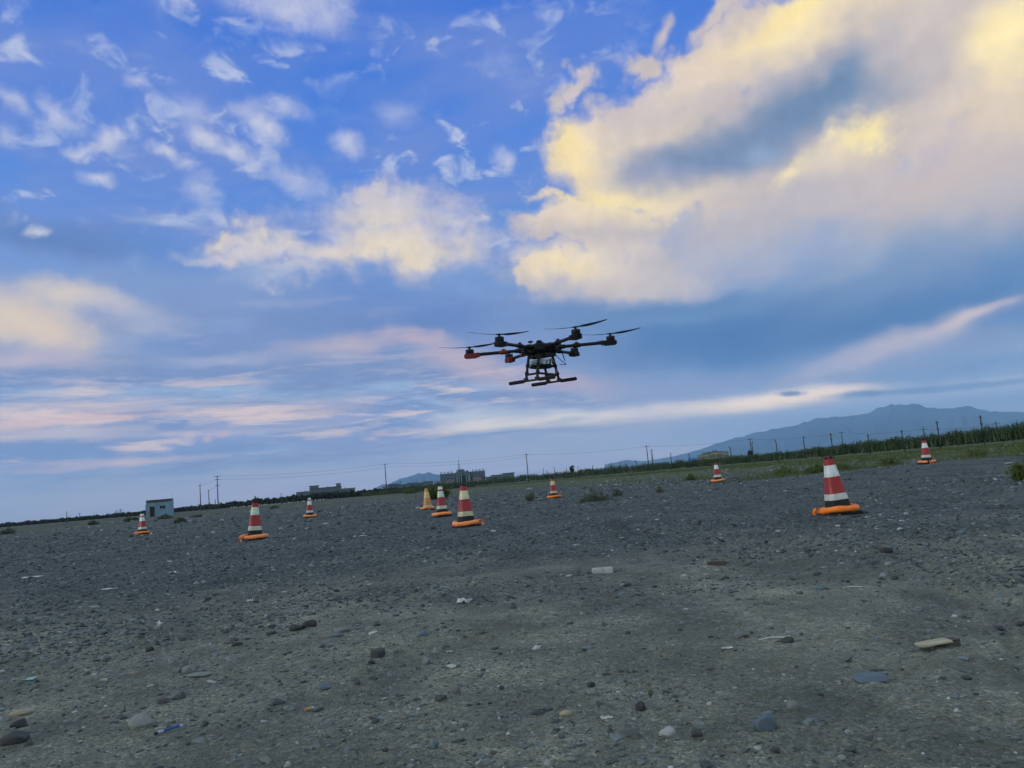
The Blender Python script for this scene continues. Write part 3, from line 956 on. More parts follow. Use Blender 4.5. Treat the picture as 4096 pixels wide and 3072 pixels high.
def make_cone(label, pos, rz, tilt, sleeve_m, tape_m, tip='black', wob=.002, scale=1.0, amber=False, tip_top=None, group=None):
    root = empty('traffic_cone', pos)
    root.rotation_euler = (Matrix.Rotation(tilt[1], 3, 'Y') @ Matrix.Rotation(tilt[0], 3, 'X') @ Matrix.Rotation(rz, 3, 'Z')).to_euler()
    root.scale = (scale,) * 3
    tag(root, label, 'traffic cone', 'traffic cones set out on the gravel')
    p = MB()
    vs = []
    fs = []
    prof = [(.198, 0), (.203, .006), (.203, .024), (.196, .031), (.150, .034)]
    for w, z in prof:
        vs += [(x, y, z) for x, y in rsq(w, 32, 9)]
    for i in range(len(prof) - 1):
        for k in range(32):
            fs.append((i * 32 + k, i * 32 + (k + 1) % 32, (i + 1) * 32 + (k + 1) % 32, (i + 1) * 32 + k))
    fs.append(tuple(range(32))[::-1])
    fs.append(tuple(4 * 32 + k for k in range(32)))
    p.add(vs, fs)
    p.build('base_plate', MAT_RUBBER, root, 40)
    b = MB()
    sleeve(b, .03, CONE_H, 0, 8)
    b.add([(x * .040, y * .040, CONE_H) for x, y in rsq(1.0)], [tuple(range(32))])
    b.build('cone_body', sleeve_m if amber else MAT_RUBBER, root, 50)
    zs = [.184, .255, .460, .597, .674]
    if amber:
        zs = [.085, .16, .40, .58, .672]
    sd = hash(label) & 0xff
    sd = sum(map(ord, label))
    for nm, a, c, m in (('reflective_band', zs[0], zs[1], tape_m), ('coloured_band', zs[1], zs[2], sleeve_m), ('reflective_band', zs[2], zs[3], tape_m), ('coloured_band', zs[3], zs[4], sleeve_m)):
        q = MB()
        top = nm == 'coloured_band' and a == zs[3]
        off = .0035 if nm == 'reflective_band' else .0025
        sleeve(q, a, c, off, 5, wob, 0, .012 if top and tip != 'clean' else 0, sd + int(a * 100))
        o = q.build(nm, m, root, 50)
        if nm == 'reflective_band':
            for e0, e1 in ((a - .001, a + .007), (c - .007, c + .001)):
                e = MB()
                sleeve(e, e0, e1, off + .0015, 1, 0, 0)
                e.build('band_edge', MAT_TRIM_W, o, 50)
    rr = random.Random(sd)
    if tip in ('white', 'torn'):
        q = MB()
        sleeve(q, .64, .705, .006, 3, .003, 0, .016, sd + 5)
        q.build('torn_tip_tape', MAT_TRIM_W if tip == 'white' else tape_m, root, 50)
    if tip in ('flap', 'torn', 'crumple'):
        for k in range(3 if tip == 'torn' else 2):
            a = rr.uniform(-.6, .4) if tip == 'flap' else rr.uniform(0, 6.28)
            dx, dy = math.cos(a - rz), math.sin(a - rz)
            base = Vector((dx * .045, dy * .045, .64 + .01 * k)) if tip != 'crumple' else Vector((dx * .038, dy * .038, .685))
            L = rr.uniform(.045, .075) if tip == 'flap' else rr.uniform(.02, .035)
            up = -.35 if tip == 'flap' else .9
            t = Vector((-dy, dx, 0))
            pts, qf = [], []
            for j in range(5):
                s_ = j / 4
                cpt = base + Vector((dx, dy, up)) * L * s_ + Vector((0, 0, .012 * math.sin(s_ * 4 + k)))
                wd = .024 * (1 - s_ * .75)
                tw = t * math.cos(s_ * 1.3) + Vector((0, 0, math.sin(s_ * 1.3)))
                pts += [cpt - tw * wd, cpt + tw * wd]
            for j in range(4):
                qf.append((2 * j, 2 * j + 1, 2 * j + 3, 2 * j + 2))
            thick = Vector((.0015, .0015, .001))
            n0 = len(pts)
            pts += [pp + thick for pp in pts]
            qf += [tuple(i + n0 for i in f[::-1]) for f in qf]
            q = MB()
            q.add(pts, qf)
            q.build('torn_flap', sleeve_m if tip != 'torn' else MAT_TRIM_W, root, 60)
    return root


def make_ring(label, pos, knot, m, tilt, sag=.010, rad=.205, tr=.040, scale=1.0, straight=0.0, gap=.16):
    """sand-filled canvas sausage laid round the cone foot, its two ends tied together"""
    root = empty('weight_ring', pos)
    root.rotation_euler = (Matrix.Rotation(tilt[1], 3, 'Y') @ Matrix.Rotation(tilt[0], 3, 'X')).to_euler()
    root.scale = (scale,) * 3
    tag(root, label, 'weight ring', 'orange weight rings on the cones')
    rr = random.Random(sum(map(ord, label)))
    n = 56
    path, rads = [], []
    p1, p2 = rr.uniform(0, 6), rr.uniform(0, 6)
    for i in range(n + 1):
        s_ = i / n
        a = knot + gap + (2 * math.pi - 2 * gap) * s_
        r = rad * (1 + .035 * math.sin(a * 3 + p1) + .02 * math.sin(a * 5 + p2))
        z = .034 + tr * .96 + sag * math.sin(a * 2 + p1)
        end = min(s_, 1 - s_)
        k = min(1, .30 + (end / .030) ** .6 * .7)
        kr = k * (1 + .07 * math.sin(a * 7 + p2) + .03 * math.sin(a * 23))
        path.append((math.cos(a) * r, math.sin(a) * r, z - (1 - k) * .012))
        rads.append(tr * kr)
    b = MB()
    b.tube(path, rads, 14)
    b.build('canvas_tube', m, root, 70)
    # tied ends: a bunched knot and two loose tails
    kx, ky = math.cos(knot), math.sin(knot)
    kc = Vector((kx * rad * 1.02, ky * rad * 1.02, .034 + tr * .8))
    q = MB()
    V, Fc = ico(2)
    rs = np.random.default_rng(sum(map(ord, label)))
    P = V * (1 + rs.normal(0, .16, (len(V), 1))) * np.array([.026, .026, .024])
    q.add([tuple(np.array(kc) + w) for w in P], [tuple(f) for f in Fc])
    q.build('knot', m, root, 20)
    tl = MB()
    for sgn in (-1, 1):
        tdir = Vector((kx * .9 - ky * sgn * .5, ky * .9 + kx * sgn * .5, 0)).normalized()
        side = Vector((-tdir.y, tdir.x, 0))
        pts, qf = [], []
        for j in range(7):
            s_ = j / 6
            c_ = kc + tdir * (.015 + .085 * s_) + Vector((0, 0, .035 * math.sin(s_ * 3.0 + (sgn > 0) * .7) - .055 * s_ * s_))
            wd = .010 + .022 * s_ + rr.uniform(-.004, .004)
            tw = (side * math.cos(s_ * 2.2 * sgn) + Vector((0, 0, 1)) * math.sin(s_ * 2.2 * sgn)).normalized()
            fold = tdir.cross(tw) * .008
            pts += [c_ - tw * wd, c_ + fold, c_ + tw * wd]
        for j in range(6):
            for e in (0, 1):
                qf.append((3 * j + e, 3 * j + e + 1, 3 * j + e + 4, 3 * j + e + 3))
        n0 = len(pts)
        pts += [pp + Vector((0, 0, .003)) for pp in pts]
        qf += [tuple(i + n0 for i in f[::-1]) for f in qf]
        tl.add(pts, qf)
    tl.build('loose_end', m, root, 60)
    return root


# pixel of the foot, height in pixels -> place on the ground; every cone is 0.70 m high
CONES = [
    ('a', 570, 2134, MAT_WHITE, MAT_RED, 'white', .62, (0, 0), 0.15, MAT_ORANGE,
     'red and white cone with white tip, in front of the small hut', 'orange weight ring round the red and white cone before the hut'),
    ('b', 1020, 2166, MAT_PALEGREEN, MAT_RED, 'flap', .10, (0, .045), 3.6, MAT_ORANGE_P,
     'red cone with pale green bands and a torn red flap', 'orange weight ring on the cone with pale green bands'),
    ('c', 1240, 2073, MAT_WHITE, MAT_RED, 'torn', .12, (0, .02), 1.2, MAT_ORANGE_P,
     'red and white cone with ragged tip before the turreted building', 'orange weight ring on the ragged-tipped red and white cone'),
    ('d', 1712, 2040, MAT_YELLOW, MAT_AMBER, 'clean', .35, (0, -.02), -1.35, MAT_ORANGE_P,
     'amber and yellow traffic cone beside the leafy bush', 'orange weight ring split open in front of the amber cone'),
    ('e', 1770, 2067, MAT_PALEGREEN, MAT_RED, 'white', .22, (0, -.01), 1.5, MAT_ORANGE_P,
     'red cone with pale bands and white taped tip beside amber cone', 'plain orange weight ring on the cone with white taped tip'),
    ('f', 1866, 2108, MAT_CREAM, MAT_RED, 'black', .32, (0, .0), -.25, MAT_ORANGE_P,
     'red cone with cream bands and bare black tip', 'orange weight ring with crumpled knot on the cream-banded cone'),
    ('g', 2217, 1992, MAT_OCHRE, MAT_RED, 'black', .2, (0, -.01), 1.6, MAT_ORANGE,
     'red cone with ochre bands standing near dark weeds', 'orange weight ring on the ochre-banded red cone'),
    ('h', 2873, 1934, MAT_WHITE, MAT_RED, 'black', .15, (0, -.01), 1.8, MAT_ORANGE_P,
     'red and white cone below the yellow building with rooftop lettering', 'orange weight ring on the cone below the yellow building'),
    ('i', 3345, 2058, MAT_WHITE, MAT_RED, 'crumple', .42, (0, -.060), 3.32, MAT_ORANGE,
     'leaning red and white cone with crumpled glossy red tip', 'bright orange weight ring on the leaning crumpled-tip cone'),
    ('j', 3712, 1856, MAT_WHITE, MAT_RED, 'black', .30, (0, .02), -1.1, MAT_ORANGE_P,
     'red and white cone on the gravel bank before the grass', 'orange weight ring lying open at the cone on the gravel bank'),
]
CONE_POS = {}
for key, px, py, tape, slv, tip, rz, tilt, knot, ringm, lab, rlab in CONES:
    g = on_ground(px, py)
    if key == 'i':
        g = Vector((3.80, 9.50, 0))
    if key == 'j':
        g = Vector((11.75, 22.6, 0))
    g.z = gz(g.x, g.y) - .004
    CONE_POS[key] = g
    # flatten nothing: the rubber plate rides on the gravel
    g.z += .002
    toward = math.atan2(-g.x, -g.y)
    make_cone(lab, g, rz + math.atan2(g.x, g.y) * -1, tilt, slv, tape, tip, wob=.0022 if key in 'bfi' else .001, amber=(key == 'd'))
    view = math.atan2(g.y, g.x) - math.pi / 2
    make_ring(rlab, g, knot + view, ringm, tilt, sag=.012 if key == 'i' else .008, rad=.205, tr=.037 if key != 'j' else .034, gap=.16 if key not in 'dj' else .30)

# ================================================================ the hexacopter
MAT_CARBON = simple('carbon_tube', (.006, .0065, .008), .45, spec=.3, var=.3, scale=30)
MAT_DPLASTIC = simple('black_plastic', (.007, .0075, .009), .6, spec=.25, var=.25, scale=20)
MAT_DRED = simple('red_plastic', (.17, .008, .008), .45, var=.2, scale=20)
MAT_FOAM = simple('black_foam', (.010, .010, .011), .95, var=.3, scale=60, bump=.001, bscale=300)
MAT_METAL = simple('grey_metal', (.30, .32, .34), .35, .9, var=.2, scale=30)
MAT_BAG = simple('silver_bag', (.26, .36, .42), .25, .3, .6, var=.5, scale=34, bump=.004, bscale=60)
MAT_PCB = simple('pale_plastic', (.55, .58, .60), .45, var=.25, scale=40)
MAT_BRASS = simple('brass_wire', (.45, .28, .05), .45, .2, var=.3, scale=40)
MAT_PROP = simple('propeller_black', (.009, .01, .012), .45, var=.2, scale=10)
MAT_BROWN = simple('red_brown_plastic', (.16, .035, .02), .5, var=.2, scale=40)

drone_c = at_depth(2160, 1392, 6.2)
drone = empty('hexacopter_drone', drone_c)
drone.rotation_euler = (Matrix.Rotation(R(1.5), 3, 'X') @ Matrix.Rotation(R(56.5), 3, 'Z')).to_euler()
tag(drone, 'black six-rotor drone with two red arm ends and landing skids hovering in the air', 'drone')

b = MB()
hexp = [(.075, -.052), (.128, -.046), (.138, -.034), (.138, -.006), (.128, .010), (.104, .022), (.07, .030), (.03, .034)]
b.lathe(hexp, 18)
for k in range(6):
    a = R(30 + 60 * k)
    b.box((math.cos(a) * .125, math.sin(a) * .125, -.012), (.07, .06, .046), a)
b.build('body', MAT_DPLASTIC, drone, 35)
b = MB()
b.lathe([(.028, .034), (.034, .040), (.030, .047), (.0, .050)], 16, cap=False)
b.build('top_dome', MAT_DPLASTIC, drone, 50)
for a_, r_ in ((2.75, .128), (3.3, .10)):
    a2 = a_ + R(20)
    c = (math.cos(a2) * r_, math.sin(a2) * r_)
    m_ = MB()
    m_.tube([(c[0], c[1], .01), (c[0], c[1], .034)], .004, 6)
    m_.lathe([(.016, .034), (.021, .037), (.021, .043), (.014, .047)], 16, (c[0], c[1], 0))
    m_.build('satellite_antenna', MAT_DPLASTIC, drone, 50)
b = MB()
b.box((0, -.02, -.064), (.13, .17, .026))
b.box((0, .06, -.070), (.09, .05, .018))
b.build('battery_tray', MAT_DPLASTIC, drone)
b = MB()
b.box((.03, .128, -.026), (.06, .012, .03))
b.build('front_cover', MAT_METAL, drone)


FIN_R = MB().box((0, 0, 0), (.004, .005, .024)).mesh('cooling_fin', MAT_DRED)
FIN_G = MB().box((0, 0, 0), (.004, .005, .024)).mesh('cooling_fin', MAT_DPLASTIC)


def arm(ang, red, prop_ang):
    """one arm in local drone space, ang measured from the nose"""
    root = empty('arm', parent=drone)
    root.rotation_euler = (0, 0, ang)       # local +Y runs outwards
    t = MB()
    t.tube([(0, .10, -.006), (0, .52, -.006)], .0135, 12)
    t.build('arm_tube', MAT_CARBON, root, 50)
    j = MB()
    j.tube([(0, .13, -.006), (0, .17, -.006), (0, .175, -.006), (0, .20, -.006)], [.024, .024, .018, .018], 12)
    j.build('root_clamp', MAT_DPLASTIC, root, 40)
    j = MB()
    j.tube([(0, .262, -.006), (0, .268, -.006), (0, .318, -.006), (0, .324, -.006)], [.0145, .0185, .0185, .0145], 12)
    j.lathe([(.013, -.006), (.013, .018), (.010, .021)], 12, (0, .293, 0))
    j.tube([(-.022, .293, -.006), (.022, .293, -.006)], .007, 8)
    j.build('fold_joint', MAT_DRED if red else MAT_DPLASTIC, root, 40)
    c = MB()
    y0 = .5665
    # motor carrier: box that tapers into the tube, with cooling fins on its outer end
    c.box((0, y0 - .062, -.008), (.034, .034, .034))
    c.box((0, y0 - .01, -.012), (.060, .086, .036))
    c.box((0, y0 + .034, -.012), (.046, .016, .030))
    cc = c.build('motor_mount', MAT_DRED if red else MAT_DPLASTIC, root)
    for q in range(4):
        for c_ in ((-.018 + q * .012, y0 + .0435, -.012), (.0315, y0 - .028 + q * .012, -.012), (-.0315, y0 - .028 + q * .012, -.012)):
            link('cooling_fin', FIN_R if red else FIN_G, cc, c_)
    mo = MB()
    mo.lathe([(.031, .006), (.034, .010), (.034, .034), (.031, .040), (.016, .043)], 20, (0, y0, 0))
    mm = mo.build('motor', MAT_DPLASTIC, root, 40)
    h = MB()
    h.lathe([(.009, .041), (.009, .058), (.013, .059), (.013, .064), (.006, .067)], 14, (0, y0, 0))
    h.box((0, y0, .0605), (.05, .020, .007), prop_ang)
    h.build('propeller_hub', MAT_DPLASTIC, mm, 40)
    for sgn in (0, math.pi):
        vs, fs = [], []
        n = 14
        for i in range(n + 1):
            s_ = i / n
            r = .014 + .232 * s_
            ch = .010 + .034 * math.sin(min(1, s_ * 1.9) * math.pi / 2) * (1 - .62 * max(0, s_ - .25) / .75)
            if i == n:
                ch *= .35
            tw = R(24 - 17 * s_)
            zz = .0615 + .020 * s_ * s_
            for e, th in ((-.45, 0.0), (-.1, .0016), (.25, .0014), (.55, 0.0)):
                x = ch * e
                vs.append((r, x * math.cos(tw), zz - x * math.sin(tw) + th))
            for e, th in ((.25, -.0012), (-.1, -.0012)):
                x = ch * e
                vs.append((r, x * math.cos(tw), zz - x * math.sin(tw) + th))
        for i in range(n):
            for k in range(6):
                fs.append((i * 6 + k, i * 6 + (k + 1) % 6, (i + 1) * 6 + (k + 1) % 6, (i + 1) * 6 + k))
        fs += [tuple(range(6))[::-1], tuple(n * 6 + k for k in range(6))]
        mtx = Matrix.Translation((0, y0, 0)) @ Matrix.Rotation(prop_ang + sgn, 4, 'Z')
        p_ = MB()
        p_.add([mtx @ Vector(q) for q in vs], fs)
        p_.build('propeller_blade', MAT_PROP, mm, 60)
    return root


for k, (ang, pa) in enumerate([(30, 0), (-30, 5), (-90, -5), (-150, -10), (150, -22), (90, 24)]):
    ao = arm(R(ang), abs(ang) == 30, R(pa - ang - 56.5))

# landing gear: two skids along the nose direction
SK_Z = -.268
for sx_ in (-1, 1):
    for yy in (-.052, .052):
        l = MB()
        l.tube([(sx_ * .100, yy * .9, -.05), (sx_ * .168, yy, SK_Z + .005)], .0105, 10)
        lo = l.build('leg', MAT_CARBON, drone, 50)
        dirn = Vector((sx_ * .068, yy * .1, -.213)).normalized()
        for s_ in (.10, .165):
            c_ = Vector((sx_ * .100, yy * .9, -.05)) + dirn * s_
            MB().tube([c_ - dirn * .011, c_ + dirn * .011], .0155, 10).build('leg_clamp', MAT_DPLASTIC, lo, 40)
        MB().box((sx_ * .168, yy, SK_Z + .010), (.026, .030, .026)).build('skid_clamp', MAT_DPLASTIC, lo)
    s_ = MB()
    s_.tube([(sx_ * .168, -.205, SK_Z), (sx_ * .168, .205, SK_Z)], .0085, 10)
    so = s_.build('skid', MAT_CARBON, drone, 50)
    for y0, y1 in ((-.210, -.065), (.070, .210)):
        g_ = MB()
        g_.tube([(sx_ * .168, y0, SK_Z), (sx_ * .168, y0 + .004, SK_Z), (sx_ * .168, y1 - .004, SK_Z), (sx_ * .168, y1, SK_Z)], [.0125, .0145, .0145, .0125], 14)
        g_.build('foam_grip', MAT_FOAM, so, 50)
    q = MB()
    q.tube([(sx_ * .153, -.05, SK_Z + .050), (sx_ * .153, .05, SK_Z + .050)], .009, 10)
    q.build('cross_bar', MAT_CARBON, drone, 50)
q = MB()
q.tube([(-.15, -.05, SK_Z + .052), (.15, -.05, SK_Z + .052)], .009, 10)
q.build('cross_bar', MAT_CARBON, drone, 50)
# payload plate with electronics
PZ = -.155
b = MB()
b.add([(math.cos(R(60 * k)) * .115, math.sin(R(60 * k)) * .088, PZ - .006) for k in range(6)] + [(math.cos(R(60 * k)) * .125, math.sin(R(60 * k)) * .095, PZ + .010) for k in range(6)],
      [(0, 1, 2, 3, 4, 5)[::-1], (6, 7, 8, 9, 10, 11)] + [(k, (k + 1) % 6, 6 + (k + 1) % 6, 6 + k) for k in range(6)])
pl = b.build('payload_plate', MAT_DPLASTIC, drone)
for x_, y_ in ((-.02, .0), (.05, .05), (-.06, -.05)):
    MB().tube([(x_, y_, PZ + .01), (x_, y_, -.06)], .007, 8).build('payload_post', MAT_DPLASTIC, drone, 40)
V, Fc = ico(2)
rs = np.random.default_rng(5)
P = np.sign(V) * np.abs(V) ** .45 * np.array([.040, .062, .022]) * (1 + rs.normal(0, .05, (len(V), 1)))
b = MB()
b.add([tuple(p + np.array([-.045, .01, PZ + .034])) for p in P], [tuple(f) for f in Fc])
b.build('silver_pouch', MAT_BAG, drone, 25)
b = MB()
b.box((-.062, -.062, PZ + .034), (.050, .012, .046), .2)
b.box((-.012, -.070, PZ + .036), (.030, .014, .040), .1)
b.build('circuit_box', MAT_PCB, drone)
b = MB()
b.box((.02, -.055, PZ + .03), (.05, .03, .038), .3)
b.build('receiver_box', MAT_DPLASTIC, drone)
for k in range(3):
    b = MB()
    b.tube([(.0 + .01 * k, -.06, PZ + .05), (.03 + .008 * k, -.08, PZ + .062 - .008 * k), (.055, -.085 + .01 * k, PZ + .035), (.08, -.06, PZ + .015)], .0035, 6)
    b.build('wire', MAT_BRASS if k < 2 else MAT_DPLASTIC, drone, 60)
b = MB()
b.tube([(.085, -.075, PZ + .008), (.087, -.078, PZ - .022)], .0015, 5)
b.box((.087, -.078, PZ - .040), (.015, .012, .036), mi=1)
b.build('hanging_dongle', [MAT_DPLASTIC, MAT_BROWN], drone)
b = MB()
b.tube([(.06, -.09, -.05), (.085, -.12, -.10), (.10, -.15, -.135), (.115, -.165, -.148), (.10, -.16, -.152), (.08, -.12, PZ + .01)], .003, 6)
b.build('cable_loop', MAT_DPLASTIC, drone, 60)
b = MB()
b.tube([(.06, -.05, -.05), (.052, -.075, -.085), (.05, -.07, PZ + .03)], .003, 6)
b.build('cable_loop', MAT_DPLASTIC, drone, 60)
b = MB()
b.tube([(.105, -.135, -.035), (.112, -.155, -.122)], [.0055, .003], 8)
b.build('aerial', MAT_DPLASTIC, drone, 60)
# ================================================================ small things on the ground
S_PALE = stone_material('pale_stone', [(0, (.20, .205, .19)), (.5, (.27, .275, .26)), (1, (.34, .345, .335))], 10, False)
S_GREY = stone_material('grey_stone', [(0, (.11, .118, .118)), (.5, (.15, .158, .155)), (1, (.20, .205, .198))], 10, False)
S_DARK = stone_material('dark_stone', [(0, (.03, .031, .034)), (.5, (.045, .046, .048)), (1, (.065, .064, .063))], 10, False)
S_BLUE = stone_material('blue_grey_stone', [(0, (.07, .105, .13)), (.5, (.10, .14, .168)), (1, (.14, .18, .205))], 10, False)
S_TAN = stone_material('tan_stone', [(0, (.30, .25, .16)), (1, (.40, .34, .23))], 10, False)


def stone(px, py, wpx, hpx, m, label, group=None, seed=0, sharp=.8, name='stone', cat='stone'):
    """a single stone; its foot stands at the pixel, its width follows from the distance"""
    g = on_ground(px, py)
    dist = g.length
    w = wpx * dist / F_PX / 2
    h = hpx * dist / F_PX / 2
    rs = np.random.default_rng(seed * 7 + int(px) + int(py) * 3)
    V, Fc = ico(3)
    d1 = fbm(V[:, 0] * 1.3 + V[:, 2] * .7 + px, V[:, 1] * 1.3 - V[:, 2] * .6 + py, 5, 4)
    P = np.sign(V) * np.abs(V) ** sharp
    # a few flat cleaved faces
    for _ in range(5):
        nrm = rs.normal(0, 1, 3)
        nrm /= np.linalg.norm(nrm)
        dd = rs.uniform(.62, .95)
        e = P @ nrm
        P = P - np.outer(np.maximum(0, e - dd), nrm)
    P = P * (1 + .28 * d1)[:, None] * np.array([w, w * rs.uniform(.7, 1.0), h])
    a = rs.uniform(-.5, .5)
    c, s_ = math.cos(a), math.sin(a)
    P = np.stack([P[:, 0] * c - P[:, 1] * s_, P[:, 0] * s_ + P[:, 1] * c, P[:, 2]], 1)
    me = np_mesh(name, P, Fc, m, smooth=True)
    o = link(name, me, loc=(g.x, g.y, gz(g.x, g.y) + h * .42))
    return tag(o, label, cat, group)


NAMED = [
    (570, 2905, 82, 62, S_PALE, 'large pale rounded stone beside the marker pen', 1.0),
    (1507, 2618, 56, 40, S_DARK, 'angular black stone standing alone on the dirt', .7),
    (1765, 2785, 46, 34, S_DARK, 'dark rounded stone leaning by a two-tone pebble', .9),
    (1822, 2758, 36, 44, S_GREY, 'upright grey two-tone pebble beside a dark rounded stone', .9),
    (1300, 2758, 50, 26, S_BLUE, 'smooth blue-grey oval pebble near the cigarette end', 1.0),
    (1735, 2958, 38, 44, S_BLUE, 'round dark blue pebble on bare dirt', 1.0),
    (2560, 2820, 38, 42, S_DARK, 'round dark stone below the tiny sprig', .9),
    (3060, 2905, 78, 72, S_BLUE, 'big steel-blue boulder stone half sunk in dirt', .9),
    (3175, 2830, 46, 40, S_GREY, 'grey lump of stone behind the steel-blue boulder', .8),
    (2665, 2915, 66, 40, S_PALE, 'pale lumpy stone beside a black angular one', .7),
    (2785, 2922, 42, 30, S_DARK, 'black angular stone beside the pale lumpy stone', .7),
    (1190, 2530, 66, 30, S_DARK, 'flat dark stone in the pair of dark stones', .8),
    (1238, 2515, 50, 34, S_DARK, 'taller dark stone in the pair of dark stones', .75),
    (1372, 2532, 62, 26, S_GREY, 'wide flat grey stone above a bluish one', .8),
    (1350, 2555, 48, 16, S_BLUE, 'flat bluish stone under the wide grey one', .9),
    (1690, 2540, 44, 26, S_BLUE, 'pale blue flattened pebble alone near the torn paper', 1.0),
    (1702, 2645, 36, 34, S_GREY, 'brownish upright chunk of stone', .7),
    (752, 2695, 46, 34, S_PALE, 'pale domed stone in a row of three', .95),
    (708, 2698, 34, 30, S_GREY, 'grey round stone in a row of three', .95),
    (800, 2704, 86, 14, S_PALE, 'broad pale slab of stone flat in dirt', .9),
    (60, 2975, 84, 50, S_DARK, 'large dark clod of earth and stone', .85),
    (80, 2905, 56, 34, S_DARK, 'dark rounded clod beside a flat brown stone', .9),
    (85, 2858, 66, 20, S_TAN, 'flat brown stone sunk level with the dirt', .9),
    (3540, 2206, 52, 28, S_DARK, 'dark stone lying behind the wheel rut', .8),
    (2965, 2535, 50, 34, S_GREY, 'grey peaked stone on the bare ground', .7),
    (3148, 2556, 46, 28, S_DARK, 'dark stone beside a thin straw', .9),
    (3475, 2690, 124, 22, S_BLUE, 'very broad flat blue-grey stone set in the ground', 1.0),
    (3282, 2342, 44, 16, S_BLUE, 'flat pale blue stone near a thin white stick', 1.0),
    (3228, 3060, 40, 42, S_BLUE, 'small bluish stone beside bare packed dirt', .9),
    (2262, 2830, 46, 24, S_TAN, 'sandy pebble beside a dark angular chip', .9),
    (2150, 2825, 46, 20, S_DARK, 'dark angular chip of stone beside sandy pebble', .7),
    (2372, 2752, 46, 20, S_GREY, 'grey oval pebble under a dark round one', 1.0),
    (2362, 2725, 34, 26, S_DARK, 'dark round pebble above the grey oval one', .9),
    (785, 2073, 46, 14, S_DARK, 'long dark lump lying in the rubble by the hut', .9),
    (762, 2088, 34, 13, S_PALE, 'white rubble block lying in the stones by the hut', .7),
    (3672, 1874, 44, 14, S_BLUE, 'flat grey rock at the foot of the bank cone', .8),
    (4042, 1868, 34, 12, S_PALE, 'curved white rock on the gravel bank', .9),
]
for i, (px, py, w, h, m, lab, sh) in enumerate(NAMED):
    stone(px, py, w, h, m, lab, seed=i, sharp=sh)
# look-alikes: only their place tells them apart
LOOK = {'d': (S_DARK, 'small dark angular stone lying loose on the gravel', 'small dark stones'),
        'p': (S_PALE, 'small whitish pebble lying loose on the gravel', 'small whitish pebbles'),
        'g': (S_GREY, 'small grey pebble lying loose on the dirt', 'small grey pebbles')}
for i, (k, px, py, w, h) in enumerate([
        ('d', 2040, 2380, 34, 20), ('d', 2165, 2400, 26, 18), ('d', 2510, 2515, 26, 18), ('d', 2335, 2585, 26, 20), ('d', 1690, 2425, 26, 24), ('d', 1660, 2455, 22, 12), ('d', 2055, 2385, 22, 12),
        ('d', 1320, 2370, 34, 14), ('d', 1350, 2390, 30, 10), ('d', 1440, 2412, 30, 14), ('d', 1090, 2515, 40, 22), ('d', 1085, 2552, 46, 22), ('d', 600, 2605, 40, 26), ('d', 905, 2540, 28, 18), ('d', 935, 2575, 46, 18), ('d', 950, 2592, 48, 22),
        ('d', 1160, 2618, 30, 12), ('d', 1430, 2735, 32, 24), ('d', 1215, 2735, 36, 14), ('d', 3240, 2222, 20, 10), ('d', 3800, 2142, 30, 12), ('d', 3985, 2480, 50, 22), ('d', 2005, 2735, 28, 24), ('d', 2500, 2145, 26, 10),
        ('d', 4080, 2460, 30, 26), ('d', 650, 2815, 60, 26), ('d', 495, 2870, 36, 12), ('d', 1990, 3060, 36, 40), ('d', 3280, 2760, 24, 14), ('d', 2840, 2660, 40, 16), ('d', 3100, 2985, 44, 30), ('d', 1540, 2985, 30, 18), ('d', 2000, 2605, 26, 14),
        ('p', 1600, 2160, 34, 8), ('p', 1370, 2075, 20, 8), ('p', 1095, 2280, 24, 10), ('p', 1205, 2283, 18, 12), ('p', 1105, 2435, 26, 14), ('p', 1475, 2652, 26, 12), ('p', 1060, 2350, 22, 8), ('p', 450, 2095, 14, 8),
        ('p', 2912, 2405, 20, 10), ('p', 2620, 3010, 22, 20), ('p', 2815, 2945, 26, 14), ('p', 3030, 2978, 40, 14), ('p', 3520, 2945, 30, 16), ('p', 3840, 2850, 16, 8), ('p', 3880, 2568, 24, 8), ('p', 3670, 2410, 30, 8), ('p', 3395, 2490, 52, 8),
        ('p', 3505, 2095, 24, 6), ('p', 3130, 2380, 30, 6), ('p', 2150, 2560, 24, 12), ('p', 1220, 2690, 26, 10), ('p', 415, 2720, 36, 10), ('p', 150, 2470, 40, 14), ('p', 600, 2750, 34, 12), ('p', 1150, 3065, 40, 26), ('p', 3630, 2060, 22, 6),
        ('p', 1770, 2345, 24, 10), ('p', 2730, 2080, 14, 8), ('p', 3560, 1995, 22, 7), ('p', 2470, 2240, 22, 7), ('p', 2240, 2530, 26, 8), ('p', 860, 2215, 20, 6),
        ('g', 2455, 2960, 36, 26), ('g', 2285, 2965, 50, 20), ('g', 2285, 3015, 50, 24), ('g', 2485, 3000, 44, 20), ('g', 2790, 3040, 60, 26), ('g', 1640, 3035, 50, 24), ('g', 1600, 3030, 40, 22), ('g', 870, 2850, 36, 30), ('g', 725, 2440, 30, 14),
        ('g', 1175, 2755, 26, 12), ('g', 1010, 2810, 50, 16), ('g', 30, 2600, 50, 20), ('g', 20, 2550, 44, 18), ('g', 400, 2555, 34, 16), ('g', 3400, 2985, 26, 20), ('g', 3990, 2490, 46, 14), ('g', 3280, 2500, 26, 12), ('g', 2000, 3025, 40, 18),
        ('g', 2880, 2440, 36, 12), ('g', 2360, 2560, 40, 14), ('g', 1140, 2690, 40, 16), ('g', 660, 2440, 36, 12), ('g', 1390, 2620, 30, 14), ('g', 3900, 2910, 44, 20), ('g', 1085, 2610, 40, 14), ('g', 2170, 2480, 34, 12)]):
    m, lab, grp = LOOK[k]
    stone(px, py, w * .74, h * .78, m, lab, grp, seed=100 + i, sharp=.75 if k == 'd' else .9)

